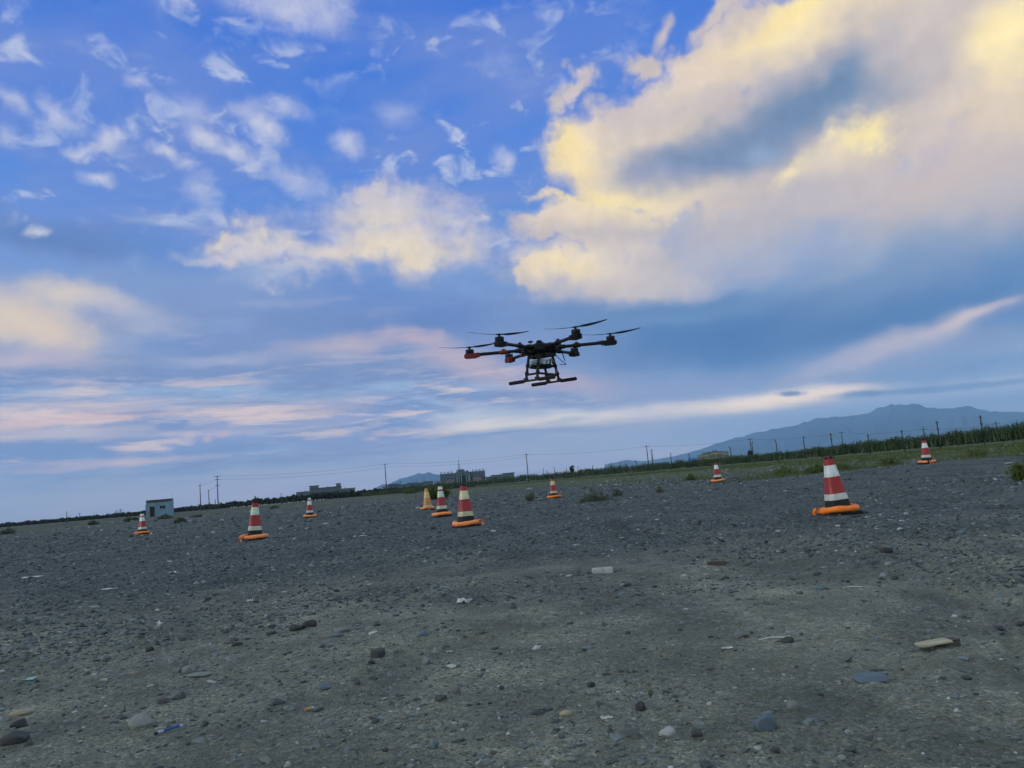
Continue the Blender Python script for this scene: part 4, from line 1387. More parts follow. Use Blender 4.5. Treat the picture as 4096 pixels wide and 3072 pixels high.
# broken bricks and slabs
MAT_BRICK_P = simple('mortar_white_brick', (.36, .36, .35), .85, var=.25, scale=30, bump=.004, bscale=60, dirt=(.2, .17, .13))
MAT_BRICK_D = simple('dark_brick', (.065, .055, .05), .85, var=.3, scale=30, bump=.004, bscale=60)
MAT_SLAB = simple('sandstone_slab', (.36, .33, .22), .85, var=.2, scale=14, bump=.004, bscale=40)


def chipped(dim, seed):
    rs = random.Random(seed)
    m_ = MB()
    n = 3
    vs = []
    # box with bevelled, uneven rim
    L, Wd, H = dim
    ring = []
    for z, k in ((0, .97), (H * .12, 1), (H * .85, 1), (H, .95)):
        loop = []
        for cx_, cy_ in ((-1, -1), (0, -1.02), (1, -1), (1.02, 0), (1, 1), (0, 1.02), (-1, 1), (-1.02, 0)):
            loop.append((cx_ * L / 2 * k * rs.uniform(.93, 1.02), cy_ * Wd / 2 * k * rs.uniform(.9, 1.02), z * rs.uniform(.92, 1.05)))
        ring.append(loop)
        vs += loop
    fs = []
    for i in range(3):
        for k in range(8):
            fs.append((i * 8 + k, i * 8 + (k + 1) % 8, (i + 1) * 8 + (k + 1) % 8, (i + 1) * 8 + k))
    fs += [tuple(range(8))[::-1], tuple(24 + k for k in range(8))]
    m_.add(vs, fs)
    return m_


def on(px, py, up=0.0):
    g = on_ground(px, py)
    return Vector((g.x, g.y, gz(g.x, g.y) + up))


o = chipped((.135, .085, .040), 3).build('brick', MAT_BRICK_P, loc=on(2410, 2286, -.004), rot=(0, .02, .12), smooth=30)
tag(o, 'pale mortar-covered brick lying alone on the gravel', 'brick')
o = chipped((.135, .06, .026), 4).build('brick', MAT_BRICK_D, loc=on(2865, 2245, -.004), rot=(0, .03, -.06), smooth=30)
tag(o, 'thin dark piece of brick lying on the gravel', 'brick')
o = chipped((.08, .04, .024), 6).build('brick', MAT_BRICK_D, loc=on(3785, 2562, -.004), rot=(0, 0, .1), smooth=30)
tag(o, 'dark brick chunk propping up the sandstone slab', 'brick')
o = chipped((.105, .070, .008), 8).build('stone_slab', MAT_SLAB, loc=on(3735, 2572, .018), rot=(-.06, -.10, -.05), smooth=30)
tag(o, 'thin yellowish sandstone slab propped on a dark brick', 'slab')

# litter
MAT_PAPER = simple('dirty_white_paper', (.48, .48, .46), .8, var=.12, scale=30, dirt=(.35, .32, .27))
MAT_AQUA = simple('aqua_plastic', (.22, .50, .50), .5, var=.2, scale=20)
MAT_WOODCHIP = simple('orange_wood', (.52, .28, .12), .75, var=.3, scale=40)
MAT_PEN_B = simple('pen_blue', (.025, .07, .26), .35, var=.15, scale=30)
MAT_PEN_W = simple('pen_white', (.42, .45, .50), .4, var=.1, scale=30)
MAT_PEN_K = simple('pen_black', (.012, .013, .02), .4, var=.1, scale=30)


def scrap(px, py, wpx, label, name='paper_scrap', m=None, lift=.35, group=None, seed=1, elong=.5):
    g = on_ground(px, py)
    w = wpx * g.length / F_PX
    rs = np.random.default_rng(seed + int(px))
    n = 7
    u, v = np.meshgrid(np.linspace(-.5, .5, n), np.linspace(-.5, .5, n))
    r = 1 - .35 * rs.random((n, n)) * (np.maximum(np.abs(u), np.abs(v)) > .4)
    X, Y = u * r * w, v * r * w * elong * 2
    Z = (np.abs(fbm(u * 3 + px, v * 3 + py, 4, 3)) * lift * w) + .002
    top = np.stack([X, Y, Z], -1).reshape(-1, 3)
    bot = top - np.array([0, 0, .0012])
    i = np.arange(n - 1)[:, None] * n + np.arange(n - 1)[None]
    q = np.stack([i, i + 1, i + n + 1, i + n], -1).reshape(-1, 4)
    me = np_mesh(name, np.vstack([top, bot]), np.vstack([q, q[:, ::-1] + n * n]), m or MAT_PAPER)
    o = link(name, me, loc=(g.x, g.y, gz(g.x, g.y)), rot=(0, 0, rs.uniform(-.3, .3)))
    return tag(o, label, 'litter', group)


scrap(1856, 2404, 62, 'crumpled torn white paper on open gravel', lift=.5)
scrap(638, 2510, 22, 'little upright triangle of white paper', lift=1.6)
scrap(132, 2307, 76, 'long flat white paper strip with dark fold', lift=.12, elong=.25)
scrap(440, 2360, 56, 'white pointed wrapper strip below a paper strip', lift=.15, elong=.25)
scrap(1448, 2148, 48, 'thin white ribbon of paper in front of the cones', lift=.15, elong=.2)
scrap(1000, 2395, 24, 'folded white paper piece on the gravel patch', lift=.9)
scrap(690, 2285, 26, 'small white rag near the hut-side cone', lift=.5)
scrap(1475, 2330, 30, 'short pale wrapper lying in the open yard', lift=.2, elong=.3)
scrap(1300, 2098, 24, 'white scrap of paper beside the ragged-tipped cone', lift=.5)
scrap(1225, 2120, 20, 'pale paper chip between two cones', lift=.5)
scrap(120, 2715, 36, 'aqua plastic scrap in the dirt', 'plastic_scrap', MAT_AQUA, .3)
scrap(2910, 2585, 44, 'dry whitish grass husk on the ground', 'dry_husk', None, .4, elong=.25)
scrap(2420, 2850, 50, 'pale leaf-like husk beside sandy pebble', 'dry_husk', None, .3, elong=.3)
scrap(1800, 2605, 30, 'thin twisted white plastic strip', 'plastic_strip', None, .3, elong=.2)


def lying(px, py, L, ang, segs, name, label, cat, parts):
    g = on(px, py, .004)
    root = empty(name, g, ang)
    tag(root, label, cat)
    for pn, x0, x1, r0, r1, m in parts:
        q = MB()
        q.tube([(x0, 0, r0 * .9), (x1, 0, r1 * .9)], [r0, r1], 12)
        q.build(pn, m, root, 40)
    return root


lying(675, 2922, .11, R(52), 1, 'marker_pen', 'blue and white marker pen lying on the dirt', 'pen', [
    ('pen_cap', -.046, -.036, .0042, .0042, MAT_PEN_K), ('pen_collar', -.036, -.018, .0046, .0046, MAT_PEN_W),
    ('pen_barrel', -.018, .034, .0046, .0046, MAT_PEN_B), ('pen_end', .034, .044, .0040, .0036, MAT_PEN_W)])
lying(1237, 2832, .03, R(40), 1, 'cigarette_end', 'orange cigarette end lying on the dirt', 'cigarette', [
    ('filter', -.014, .008, .0042, .0042, MAT_WOODCHIP), ('paper', .008, .016, .0041, .0038, MAT_PAPER)])
o = MB().box((0, 0, .004), (.036, .007, .005), mi=0).build('wood_splinter', MAT_WOODCHIP, loc=on(535, 2695), rot=(0, .05, R(35)))
tag(o, 'orange wood splinter lying on the dirt', 'wood')
o = MB().tube([(-.05, 0, .004), (0, .004, .007), (.05, 0, .004)], [.002, .003, .002], 6).build('twig', MAT_PAPER, loc=on(3408, 2336), rot=(0, 0, -.1))
tag(o, 'thin whitish stick on the gravel', 'stick')
o = MB().tube([(-.07, 0, .004), (-.02, .01, .008), (.03, 0, .005), (.06, .012, .006)], [.002, .003, .003, .0015], 6).build('twig', MAT_PAPER, loc=on(3105, 2545), rot=(0, 0, .05))
tag(o, 'thin pale straw beside a dark stone', 'straw')

# ================================================================ vegetation
def leaf_mat(name, a, b_, rough=.6):
    m, N, b = mat(name, rough, 0, .25)
    g = N.n('ShaderNodeNewGeometry')
    co = N.n('ShaderNodeTexCoord').outputs['Object']
    c = N.mix(g.outputs['Random Per Island'], a, b_)
    c = N.mix(N.mr(N.noise(co, .5, 4), .35, .65, 0, .7), c, tuple(x * .55 for x in a))
    N.put(b.inputs['Base Color'], c)
    return m


MAT_CORN = leaf_mat('maize_leaf', (.030, .064, .024), (.070, .112, .042))
MAT_STALK = leaf_mat('maize_stalk', (.14, .17, .08), (.26, .27, .15))
MAT_GRASS = leaf_mat('verge_grass', (.050, .086, .020), (.145, .165, .042))
MAT_WEED = leaf_mat('dark_weed', (.085, .108, .072), (.16, .18, .12))
MAT_HEDGE = leaf_mat('hedge_leaf', (.014, .024, .014), (.034, .048, .024))
MAT_BARK = simple('grey_bark', (.09, .08, .065), .9, var=.3, scale=6)


def blades(X, Y, Z, H, Wd, lean, mat_, name, seg=2, curl=.5):
    """upright tapering blades as one array mesh"""
    n = len(X)
    a = rng.uniform(0, 6.283, n)
    dx, dy = np.cos(a), np.sin(a)
    la = rng.uniform(0, 6.283, n)
    lx, ly = np.cos(la) * lean, np.sin(la) * lean
    rows = []
    for i in range(seg + 1):
        t = i / seg
        w = Wd * (1 - t * .92) * .5
        ox, oy = lx * H * t ** 1.6, ly * H * t ** 1.6
        z = Z + H * t * (1 - curl * .25 * t * t)
        rows.append(np.stack([X + ox - dx * w, Y + oy - dy * w, z], 1))
        rows.append(np.stack([X + ox + dx * w, Y + oy + dy * w, z], 1))
    P = np.stack(rows, 1)
    k = 2 * (seg + 1)
    q = np.array([[2 * i, 2 * i + 1, 2 * i + 3, 2 * i + 2] for i in range(seg)])
    T = (q[None] + (np.arange(n) * k)[:, None, None]).reshape(-1, 4)
    return P.reshape(-1, 3), T


# the edge of the maize field: (photo column, distance)
EDGE = [(4700, 66), (4400, 82), (4000, 97), (3600, 116), (3222, 140), (2900, 168), (2632, 185), (2330, 215), (2100, 235), (1900, 255), (1760, 262), (1560, 275), (1420, 290)]


def edge_pt(px, extra=0.0):
    xs = np.array([e[0] for e in EDGE][::-1], float)
    ds = np.array([e[1] for e in EDGE][::-1], float)
    d = np.interp(px, xs, ds) + extra
    x = ((px - 2048) / F_PX * _c + (-(hor(px) - 1536) / F_PX) * _s)
    dirn = np.stack([x, np.full_like(x, ray(2048, hor(2048)).y)], 1)
    dirn /= dirn[:, 1:2]
    return dirn * d[:, None] if isinstance(d, np.ndarray) else dirn * d


def corn_height(px):
    return np.interp(px, [1420, 1700, 2100, 2632, 3222, 3600, 4000, 4700], [1.4, 1.9, 2.3, 2.2, 1.95, 2.2, 2.35, 2.4])


def maize(n, e0, e1, name, label):
    px = rng.uniform(1450, 4650, n)
    ex = e0 + (e1 - e0) * rng.random(n) ** 1.5
    P = edge_pt(px, ex)
    H = corn_height(px) * rng.uniform(.72, 1.12, n) * (1 + .2 * fbm(px / 46, px * 0, 71, 4)) * np.where(rng.random(n) < .05, 1.12, 1)
    X, Y = P[:, 0], P[:, 1]
    Z = ground_h(X, Y)
    parts, tris, off = [], [], 0
    for k in range(9):
        t0 = rng.uniform(.15, .86, n)
        L = rng.uniform(.45, .85, n)
        a = rng.uniform(0, 6.283, n)
        dx, dy = np.cos(a), np.sin(a)
        w = .05
        rows = []
        for s_, up, ww in ((0, 0, .6), (.35, .33, 1.0), (.72, .36, .8), (1.0, .10, .12)):
            bx, by = X + dx * L * s_ * .75, Y + dy * L * s_ * .75
            bz = Z + H * t0 + L * up
            rows.append(np.stack([bx - dy * w * ww, by + dx * w * ww, bz], 1))
            rows.append(np.stack([bx + dy * w * ww, by - dx * w * ww, bz], 1))
        Q = np.stack(rows, 1).reshape(-1, 3)
        q = np.array([[0, 1, 3, 2], [2, 3, 5, 4], [4, 5, 7, 6]])
        tris.append((q[None] + (np.arange(n) * 8)[:, None, None]).reshape(-1, 4) + off)
        parts.append(Q)
        off += len(Q)
    Q, T = blades(X, Y, Z + H * .55, H * .62, np.full(n, .05), .08, None, '')
    parts.append(Q)
    tris.append(T + off)
    o = link(name, np_mesh(name, np.vstack(parts), np.vstack(tris), MAT_CORN))
    return tag(o, label, 'maize', kind='stuff')


maize(7000, 0.4, 16, 'maize_field', 'tall dark green maize standing in a long band')
maize(2500, 16, 60, 'maize_field', 'far rows of the maize field')
# dry pale stalks that show along the front of the field
n = 900
px = rng.uniform(1450, 4650, n)
P = edge_pt(px, rng.uniform(-.2, .5, n))
Z = ground_h(P[:, 0], P[:, 1])
Hh = corn_height(px)
Q, T = blades(P[:, 0], P[:, 1], Z + Hh * rng.uniform(.05, .35, n), Hh * rng.uniform(.35, .75, n), np.full(n, .055), .12, None, '')
tag(link('maize_stalks', np_mesh('maize_stalks', Q, T, MAT_STALK)), 'pale dry maize stalks along the field edge', 'maize', kind='stuff')


def grass_patch(cx, cy, rx, ry, n, h, m_, w=.02, lean=.35):
    a = rng.uniform(0, 6.283, n)
    r = np.sqrt(rng.random(n))
    X = cx + np.cos(a) * r * rx
    Y = cy + np.sin(a) * r * ry
    keep = vnoise(X / 1.1, Y / 1.1, 61) > rng.uniform(-.6, .35, n)
    X, Y = X[keep], Y[keep]
    edge = np.clip(1.25 - np.hypot((X - cx) / rx, (Y - cy) / ry), .25, 1)
    return X, Y, h * rng.uniform(.4, 1.1, len(X)) * edge, np.full(len(X), w)


def gather(spec, name, m_, label, cat, lean=.4):
    xs, ys, hs, ws = [], [], [], []
    for s_ in spec:
        x, y, h, w = grass_patch(*s_)
        xs.append(x)
        ys.append(y)
        hs.append(h)
        ws.append(w)
    X, Y, H, Wd = map(np.concatenate, (xs, ys, hs, ws))
    Q, T = blades(X, Y, ground_h(X, Y) - .01, H, Wd, lean, m_, name)
    return tag(link(name, np_mesh(name, Q, T, m_)), label, cat, kind='stuff')


def patch_at(px, py, rx, ry, n, h, w=.02):
    g = on_ground(px, py)
    return (g.x, g.y, rx, ry, n, h, None, w)


spec = []
# verge in front of the maize: a belt of grass tussocks
n = 420
px = rng.uniform(1500, 4600, n)
P = edge_pt(px, -rng.random(n) ** 1.3 * np.interp(px, [1500, 2500, 3300, 4600], [40, 80, 85, 55]))
for (x, y), q in zip(P, px):
    s_ = .7 + y * .012
    spec.append((x, y, 1.5 * s_ * rng.uniform(.6, 2.4), .9 * s_ * rng.uniform(.6, 1.4), 300, .42 * rng.uniform(.4, 1.2), None, .016 + y * .00024))
spec += [patch_at(3990, 1850, 1.7, 1.2, 900, .28), patch_at(3800, 1850, 1.6, 1.2, 900, .26), patch_at(3250, 1905, 3.4, 1.6, 1800, .34, .016), patch_at(3480, 1870, 2.6, 1.4, 1200, .3, .016), patch_at(3110, 1900, 2.0, 1.2, 900, .3),
         patch_at(2800, 1918, 1.2, .8, 500, .42), patch_at(2500, 1930, 4.0, 2.0, 900, .25), patch_at(4085, 1800, 2.4, 1.4, 900, .3), patch_at(4030, 1815, 2.4, 1.4, 900, .25)]
gather(spec, 'verge_grass', MAT_GRASS, 'yellowish green grass tussocks along the field edge', 'grass')
spec = []
n = 170
px = rng.uniform(-300, 1900, n)
d = rng.uniform(62, 235, n) ** 1.0
x = (px - 2048) / F_PX
for q, dd in zip(px, d):
    g = on_ground(q, hor(q) + F_PX * CAM_Z / dd)
    spec.append((g.x, g.y, 1.6 + dd * .014, 1.0 + dd * .012, 150, .20 * rng.uniform(.5, 1.4), None, .02 + dd * .0003))
gather(spec, 'low_weeds', MAT_WEED, 'dull green low weeds on the flat beyond the yard', 'weeds')


def shrub(px, py, wpx, hpx, m_, label, n=900, name='shrub', group=None, leaf=.03, twig=True, needle=False):
    """twiggy bush: stems fork from the foot, small leaves sit round their outer two thirds; broad low outline with gaps"""
    g = on_ground(px, py)
    w, h = wpx * g.length / F_PX / 2, hpx * g.length / F_PX
    root = empty(name, (g.x, g.y, gz(g.x, g.y)))
    tag(root, label, 'plant' if name != 'shrub' else 'shrub', group)
    rs = np.random.default_rng(int(px * 3 + py))
    st = MB()
    k = 34 if name == 'shrub' else 7
    tips = []
    for i in range(k):
        a = rs.uniform(0, 6.28)
        sp_ = rs.uniform(.05, 1.0) ** .7
        top = h * (1.0 - .72 * sp_ ** 1.6) * rs.uniform(.55, 1.12)
        tip = (math.cos(a) * w * sp_, math.sin(a) * w * sp_ * .7, top)
        tips.append(tip)
        f0 = .45 * sp_
        st.tube([(math.cos(a) * w * f0, math.sin(a) * w * f0 * .7, -.02), (tip[0] * .8, tip[1] * .8, tip[2] * .5), tip], [h * .014, h * .010, h * .004], 4)
    st.build('stems', MAT_BARK, root)['kind'] = 'stuff'
    n = int(n * .65)
    tp = np.array(tips)
    idx = rs.integers(0, k, n)
    t = rs.uniform(.12, 1.05, n)
    f0 = .55
    C = tp[idx] * np.stack([f0 + (1 - f0) * t, f0 + (1 - f0) * t, t], 1) + rs.normal(0, 1, (n, 3)) * np.array([w * .07, w * .07, h * .05])
    C[:, 2] = np.clip(C[:, 2], h * .02, h * 1.2)
    d = rs.normal(0, 1, (n, 3))
    d[:, 2] = np.abs(d[:, 2]) * (2.4 if needle else 1.2)
    d /= np.linalg.norm(d, axis=1)[:, None]
    e = np.cross(d, rs.normal(0, 1, (n, 3)))
    e /= np.linalg.norm(e, axis=1)[:, None]
    L = leaf * rs.uniform(.5, 1.4, n)[:, None]
    wd = L * (.10 if needle else .26)
    P = np.stack([C - d * L * .5, C + e * wd, C + d * L * .7, C - e * wd], 1).reshape(-1, 3)
    T = np.arange(n * 4).reshape(-1, 4)
    o = link('leaves', np_mesh('leaves', P, T, m_), root)
    o['kind'] = 'stuff'
    return root


shrub(2380, 2008, 140, 46, MAT_WEED, 'low spreading dark weed growing on bare gravel', 1400, leaf=.08, needle=True)
shrub(2120, 2000, 64, 40, MAT_WEED, 'dark tufted weed beside the ochre-banded cone', 700, leaf=.09, needle=True)
shrub(2640, 1972, 50, 38, MAT_WEED, 'thin upright weed alone on the gravel', 380, leaf=.06, needle=True)
shrub(2470, 1985, 60, 30, MAT_WEED, 'sparse grey-green weed behind the spreading weed', 700, leaf=.08, needle=True)
shrub(1752, 1998, 110, 62, MAT_GRASS, 'dense green bush behind the amber cone', 3500, leaf=.16)
shrub(1640, 1975, 70, 24, MAT_GRASS, 'small green bush near the long low building', 1200, leaf=.2)
shrub(4092, 1925, 90, 70, MAT_GRASS, 'leafy weed growing on the gravel bank', 1500, leaf=.10, needle=True)
shrub(30, 2136, 60, 22, MAT_WEED, 'bushy dark weed on the flat far from the cones', 1400, leaf=.12)
shrub(525, 2086, 60, 18, MAT_WEED, 'dark bush behind the white-tipped cone', 1400, leaf=.2)
shrub(662, 2080, 56, 18, MAT_WEED, 'dark bush in front of the hut door', 1400, leaf=.2)
shrub(720, 2092, 50, 15, MAT_WEED, 'low bush beside the white rubble block', 1000, leaf=.2)
shrub(372, 2100, 40, 14, MAT_WEED, 'flat little bush beyond the stony flat', 700, leaf=.2)
shrub(1098, 2040, 40, 14, MAT_WEED, 'low dark weed clump behind the ragged-tipped cone', 700, leaf=.2)
shrub(1165, 2108, 22, 8, MAT_WEED, 'tiny weed on the gravel between two cones', 300, leaf=.05)
shrub(2598, 2760, 26, 40, MAT_GRASS, 'tiny yellow-green sprig growing from the dirt', 60, 'sprig', leaf=.012, needle=True)
shrub(2765, 1922, 42, 26, MAT_GRASS, 'orange-green grass clump beside the cone below the yellow building', 900, leaf=.12, needle=True)
for px_, py_, lab_ in ((3350, 1892, 'bushy green weed right behind the leaning cone'), (3560, 1862, 'bushy green weed between the leaning cone and the bank cone'), (3260, 1905, 'bushy green weed beside the leaning cone towards the yellow building'),
                       (3900, 1830, 'bushy green weed on the grass beyond the bank cone'), (3140, 1902, 'bushy green weed at the verge between two red and white cones')):
    shrub(px_, py_, 110, 36, MAT_GRASS, lab_, 1600, leaf=.10, needle=True)

# dark tree belt beyond the flat on the left
n = 34000
px = rng.uniform(-700, 1900, n)
dd = 300 + rng.random(n) * 14 + np.interp(px, [-700, 0, 1000, 1900], [130, 90, 10, 0])
hh = np.interp(px, [-700, 0, 450, 1000, 1300, 1600, 1900], [1.9, 1.9, 1.7, 2.2, 2.6, 2.0, 1.6]) * (1 + .38 * fbm(px / 9, px * 0, 8, 4))
X = ((px - 2048) / F_PX * _c + (-(hor(px) - 1536) / F_PX) * _s) / ray(2048, hor(2048)).y * dd
C = np.stack([X, dd, hh * rng.random(n) ** .7], 1)
d = rng.normal(0, 1, (n, 3))
d /= np.linalg.norm(d, axis=1)[:, None]
e = np.cross(d, rng.normal(0, 1, (n, 3)))
e /= np.linalg.norm(e, axis=1)[:, None]
L = rng.uniform(.25, .6, n)[:, None]
P = np.stack([C - d * L, C + e * L * .5, C + d * L, C - e * L * .5], 1).reshape(-1, 3)
tag(link('tree_belt', np_mesh('tree_belt', P, np.arange(n * 4).reshape(-1, 4), MAT_HEDGE)), 'low dark belt of distant bushes', 'bushes', kind='stuff')


def tree(px, wpx, top, dist, label, poplar=False, name='tree', group=None, n=900):
    """small distant tree: trunk with limbs and a crown of leaf clumps"""
    h = (hor(px) - top) * dist / F_PX + CAM_Z
    w = wpx * dist / F_PX / 2
    g = at_depth(px, hor(px), dist)
    root = empty(name, (g.x, g.y, 0))
    tag(root, label, 'tree', group)
    rs = np.random.default_rng(int(px + top))
    t = MB()
    t.tube([(0, 0, -.1), (.03 * h, 0, h * .4), (0, .02 * h, h * .85)], [h * .03, h * .02, h * .006], 6)
    for i in range(5):
        a = rs.uniform(0, 6.28)
        t.tube([(0, 0, h * (.25 + .1 * i)), (math.cos(a) * w * .6, math.sin(a) * w * .6, h * (.45 + .1 * i))], [h * .012, h * .004], 5)
    t.build('trunk', MAT_BARK, root)
    k = 26
    cc = rs.normal(0, 1, (k, 3)) * np.array([w * .42, w * .42, h * .2]) + np.array([0, 0, h * .6])
    C = cc[rs.integers(0, k, n)] + rs.normal(0, 1, (n, 3)) * np.array([w * .16, w * .16, h * .07])
    C[:, 2] = np.clip(C[:, 2], h * .1, h)
    d = rs.normal(0, 1, (n, 3))
    d /= np.linalg.norm(d, axis=1)[:, None]
    e = np.cross(d, rs.normal(0, 1, (n, 3)))
    e /= np.linalg.norm(e, axis=1)[:, None]
    L = h * .05 * rs.uniform(.6, 1.4, n)[:, None]
    P = np.stack([C - d * L, C + e * L * .5, C + d * L, C - e * L * .5], 1).reshape(-1, 3)
    o = link('crown', np_mesh('crown', P, np.arange(n * 4).reshape(-1, 4), MAT_HEDGE), root)
    return root


tree(2290, 18, 1864, 300, 'narrow dark tree rising above the maize')
tree(2350, 50, 1872, 330, 'broad dark tree above the maize beside a narrow one')
tree(2322, 20, 1878, 330, 'small round tree between two trees above the maize')
tree(2445, 30, 1860, 420, 'bare-looking tree beyond the maize near the tall poles', n=300)
tree(2510, 10, 1790 + 66, 420, 'slim tree beyond the maize', n=300)
tree(3002, 20, 1800, 200, 'little tree in the maize beside a leaning post')
tree(1024, 12, 1983, 290, 'tall thin poplar rising from the dark belt', n=500)
tree(1034, 12, 1992, 290, 'shorter thin poplar beside the tall one', n=400)
tree(1022, 36, 1999, 289, 'bushy tree at the foot of the poplars')
tree(705 + 10, 10, 2036, 240, 'round shrub-like tree at the corner of the hut', n=300)
# ================================================================ hut, poles, wires, posts
MAT_PLASTER = simple('bluish_plaster', (.16, .26, .33), .85, var=.16, scale=1.2, bump=.01, bscale=5, dirt=(.12, .17, .20))
MAT_PEELED = simple('bare_dark_brick', (.08, .07, .06), .9, var=.35, scale=4, bump=.02, bscale=10)
MAT_DARKIN = simple('dark_door', (.03, .028, .025), .8, var=.3, scale=3)
MAT_FRAME = simple('pale_frame', (.14, .17, .18), .7, var=.15, scale=3)
MAT_GLASS = simple('dark_window_glass', (.006, .008, .011), .3, spec=.3, var=.3, scale=.6)
MAT_CONC = simple('silhouette_dark_pole', (.055, .058, .06), .85, var=.2, scale=1.5, dirt=(.03, .03, .03))  # poles and posts coloured near black so they read as backlit silhouettes
MAT_WIRE = simple('wire', (.04, .04, .045), .6)
MAT_INSUL = simple('insulator', (.10, .07, .06), .3)


def ground_az(px, dist):
    g = at_depth(px, hor(px), dist)
    return Vector((g.x, g.y, 0)) * (dist / g.y)


hp = ground_az(641, 140)
hut = empty('hut', (hp.x, hp.y, 0), -math.atan2(hp.x, hp.y) - R(4))
tag(hut, 'small flat-roofed pale plaster hut with dark doorway and missing plaster under its roof', 'hut')
HW, HD, HH = 4.3, 3.4, 2.85
b = MB()
# front wall as pieces round the door and the window so both are real openings
t_ = .22
dx0, dx1, dh = -1.55, -.80, 1.75
wx0, wx1, wz0, wz1 = .05, .98, 1.35, 1.80
y0 = -HD / 2
for x0, x1, z0, z1 in ((-HW / 2, dx0, 0, HH), (dx0, dx1, dh, HH), (dx1, wx0, 0, HH), (wx0, wx1, 0, wz0), (wx0, wx1, wz1, HH), (wx1, HW / 2, 0, HH)):
    b.box(((x0 + x1) / 2, y0 + t_ / 2, (z0 + z1) / 2), (x1 - x0, t_, z1 - z0))
b.build('front_wall', MAT_PLASTER, hut)
for nm, c, s_ in (('side_wall', (-HW / 2 + t_ / 2, t_ / 2, HH / 2), (t_, HD - t_, HH - .004)), ('side_wall', (HW / 2 - t_ / 2, t_ / 2, HH / 2), (t_, HD - t_, HH - .004)), ('back_wall', (0, HD / 2 - t_ / 2 - .002, HH / 2), (HW - 2 * t_ - .004, t_, HH - .008))):
    MB().box(c, s_).build(nm, MAT_PLASTER, hut)
rf = MB()
rf.box((0, 0, HH + .04), (HW + .02, HD + .10, .10))
rfo = rf.build('roof', MAT_PEELED, hut)
# band where the plaster has fallen off: ragged lower edge
pv, pf = [], []
n = 26
for i in range(n + 1):
    x = -HW / 2 + .12 + (HW - .22) * i / n
    z = HH - .30 - .14 * abs(math.sin(i * 1.7)) * (1.2 - i / n * .5) - .06 * random.random()
    for yy in (y0 - .012, y0 + .02):
        pv += [(x, yy, z), (x, yy, HH - .012)]
for i in range(n):
    k = i * 4
    pf += [(k, k + 4, k + 5, k + 1), (k + 2, k + 3, k + 7, k + 6), (k, k + 2, k + 6, k + 4), (k + 1, k + 5, k + 7, k + 3)]
MB().add(pv, pf).build('bare_brick_band', MAT_PEELED, hut)
d_ = MB().box(((dx0 + dx1) / 2, y0 + .14, dh / 2), (dx1 - dx0 - .01, .05, dh - .01)).build('door', MAT_DARKIN, hut)
MB().box((dx1 - .12, y0 + .10, .95), (.06, .04, .12)).build('handle', MAT_FRAME, d_)
for x0, x1, nm in ((dx0 - .07, dx0, 'door_frame'), (dx1, dx1 + .07, 'door_frame')):
    MB().box(((x0 + x1) / 2, y0 - .02, dh / 2), (.07, .05, dh)).build(nm, MAT_FRAME, hut)
MB().box(((dx0 + dx1) / 2, y0 - .02, dh + .04), (dx1 - dx0 + .14, .05, .07)).build('door_frame', MAT_FRAME, hut)
wn = MB().box(((wx0 + wx1) / 2, y0 - .02, wz0 - .04), (wx1 - wx0 + .14, .12, .07)).build('window_sill', MAT_FRAME, hut)
for x0, x1 in ((wx0, (wx0 + wx1) / 2 - .03), ((wx0 + wx1) / 2 + .03, wx1)):
    MB().box(((x0 + x1) / 2, y0 + .12, (wz0 + wz1) / 2), (x1 - x0, .03, wz1 - wz0)).build('window_pane', MAT_GLASS, hut)
MB().box(((wx0 + wx1) / 2, y0 + .08, (wz0 + wz1) / 2), (.06, .10, wz1 - wz0)).build('window_mullion', MAT_FRAME, hut)
MB().box((HW / 2 - .1, y0 + .3, HH + .5), (.02, .02, .9)).build('roof_rod', MAT_WIRE, hut)


def pole(px, ytop, dist, label, arms=(), name='utility_pole', r=.15, cat='pole', group=None, lean=0.0, arm_w=1.6, ins=True):
    g = ground_az(px, dist)
    h = (hor(px) - ytop) * dist / F_PX / .992 + CAM_Z
    root = empty(name, (g.x, g.y, -.2), -math.atan2(g.x, g.y))
    root.rotation_euler.y = lean
    tag(root, label, cat, group)
    m_ = MB()
    m_.tube([(0, 0, 0), (0, 0, h * .5), (0, 0, h + .2)], [r, r * .82, r * .6], 10)
    m_.build('shaft', MAT_CONC, root, 50)
    for k, (fz, w_) in enumerate(arms):
        z = h + .2 - fz
        a_ = MB().box((0, -r * .8, z), (w_, .10, .12)).build('cross_arm', MAT_CONC, root)
        if ins:
            for e in (-.46, .46, 0) if w_ > 1 else (-.46, .46):
                MB().lathe([(.05, 0), (.07, .05), (.045, .10), (.065, .14), (.03, .20)], 8, (e * w_, -r * .8, z + .06)).build('insulator', MAT_INSUL, a_, 40)
    return root, Vector((g.x, g.y, h))


P1 = pole(873, 1905, 255, 'tall dark pole with two cross-arms beside two shorter poles', ((.25, 1.9), (1.3, 1.6), (3.3, 1.3)), r=.20)
P2 = pole(803, 1941, 250, 'bare dark pole wired to the tall cross-arm pole', ((.2, .7),), r=.18)
P3 = pole(837, 1962, 262, 'shortest dark pole of the three joined by wires', ((.2, .6),), r=.17)
P4 = pole(1547, 1856, 260, 'dark pole in front of the long low building', ((.4, 1.0),), r=.19)
P5 = pole(2114, 1816, 262, 'dark pole standing beside the low end building', ((.4, 1.1),), r=.19)
P6 = pole(2596, 1783, 255, 'dark pole with cross-arm near the slim lattice mast', ((.3, 1.5),), r=.18)
P7 = pole(3010, 1755, 260, 'dark pole with cross-arm beside a leaning wooden post', ((.3, 1.6),), r=.2)
P8 = pole(3376, 1728, 250, 'dark pole with forked cross-arm among the bent posts', ((.3, 1.5),), r=.17)
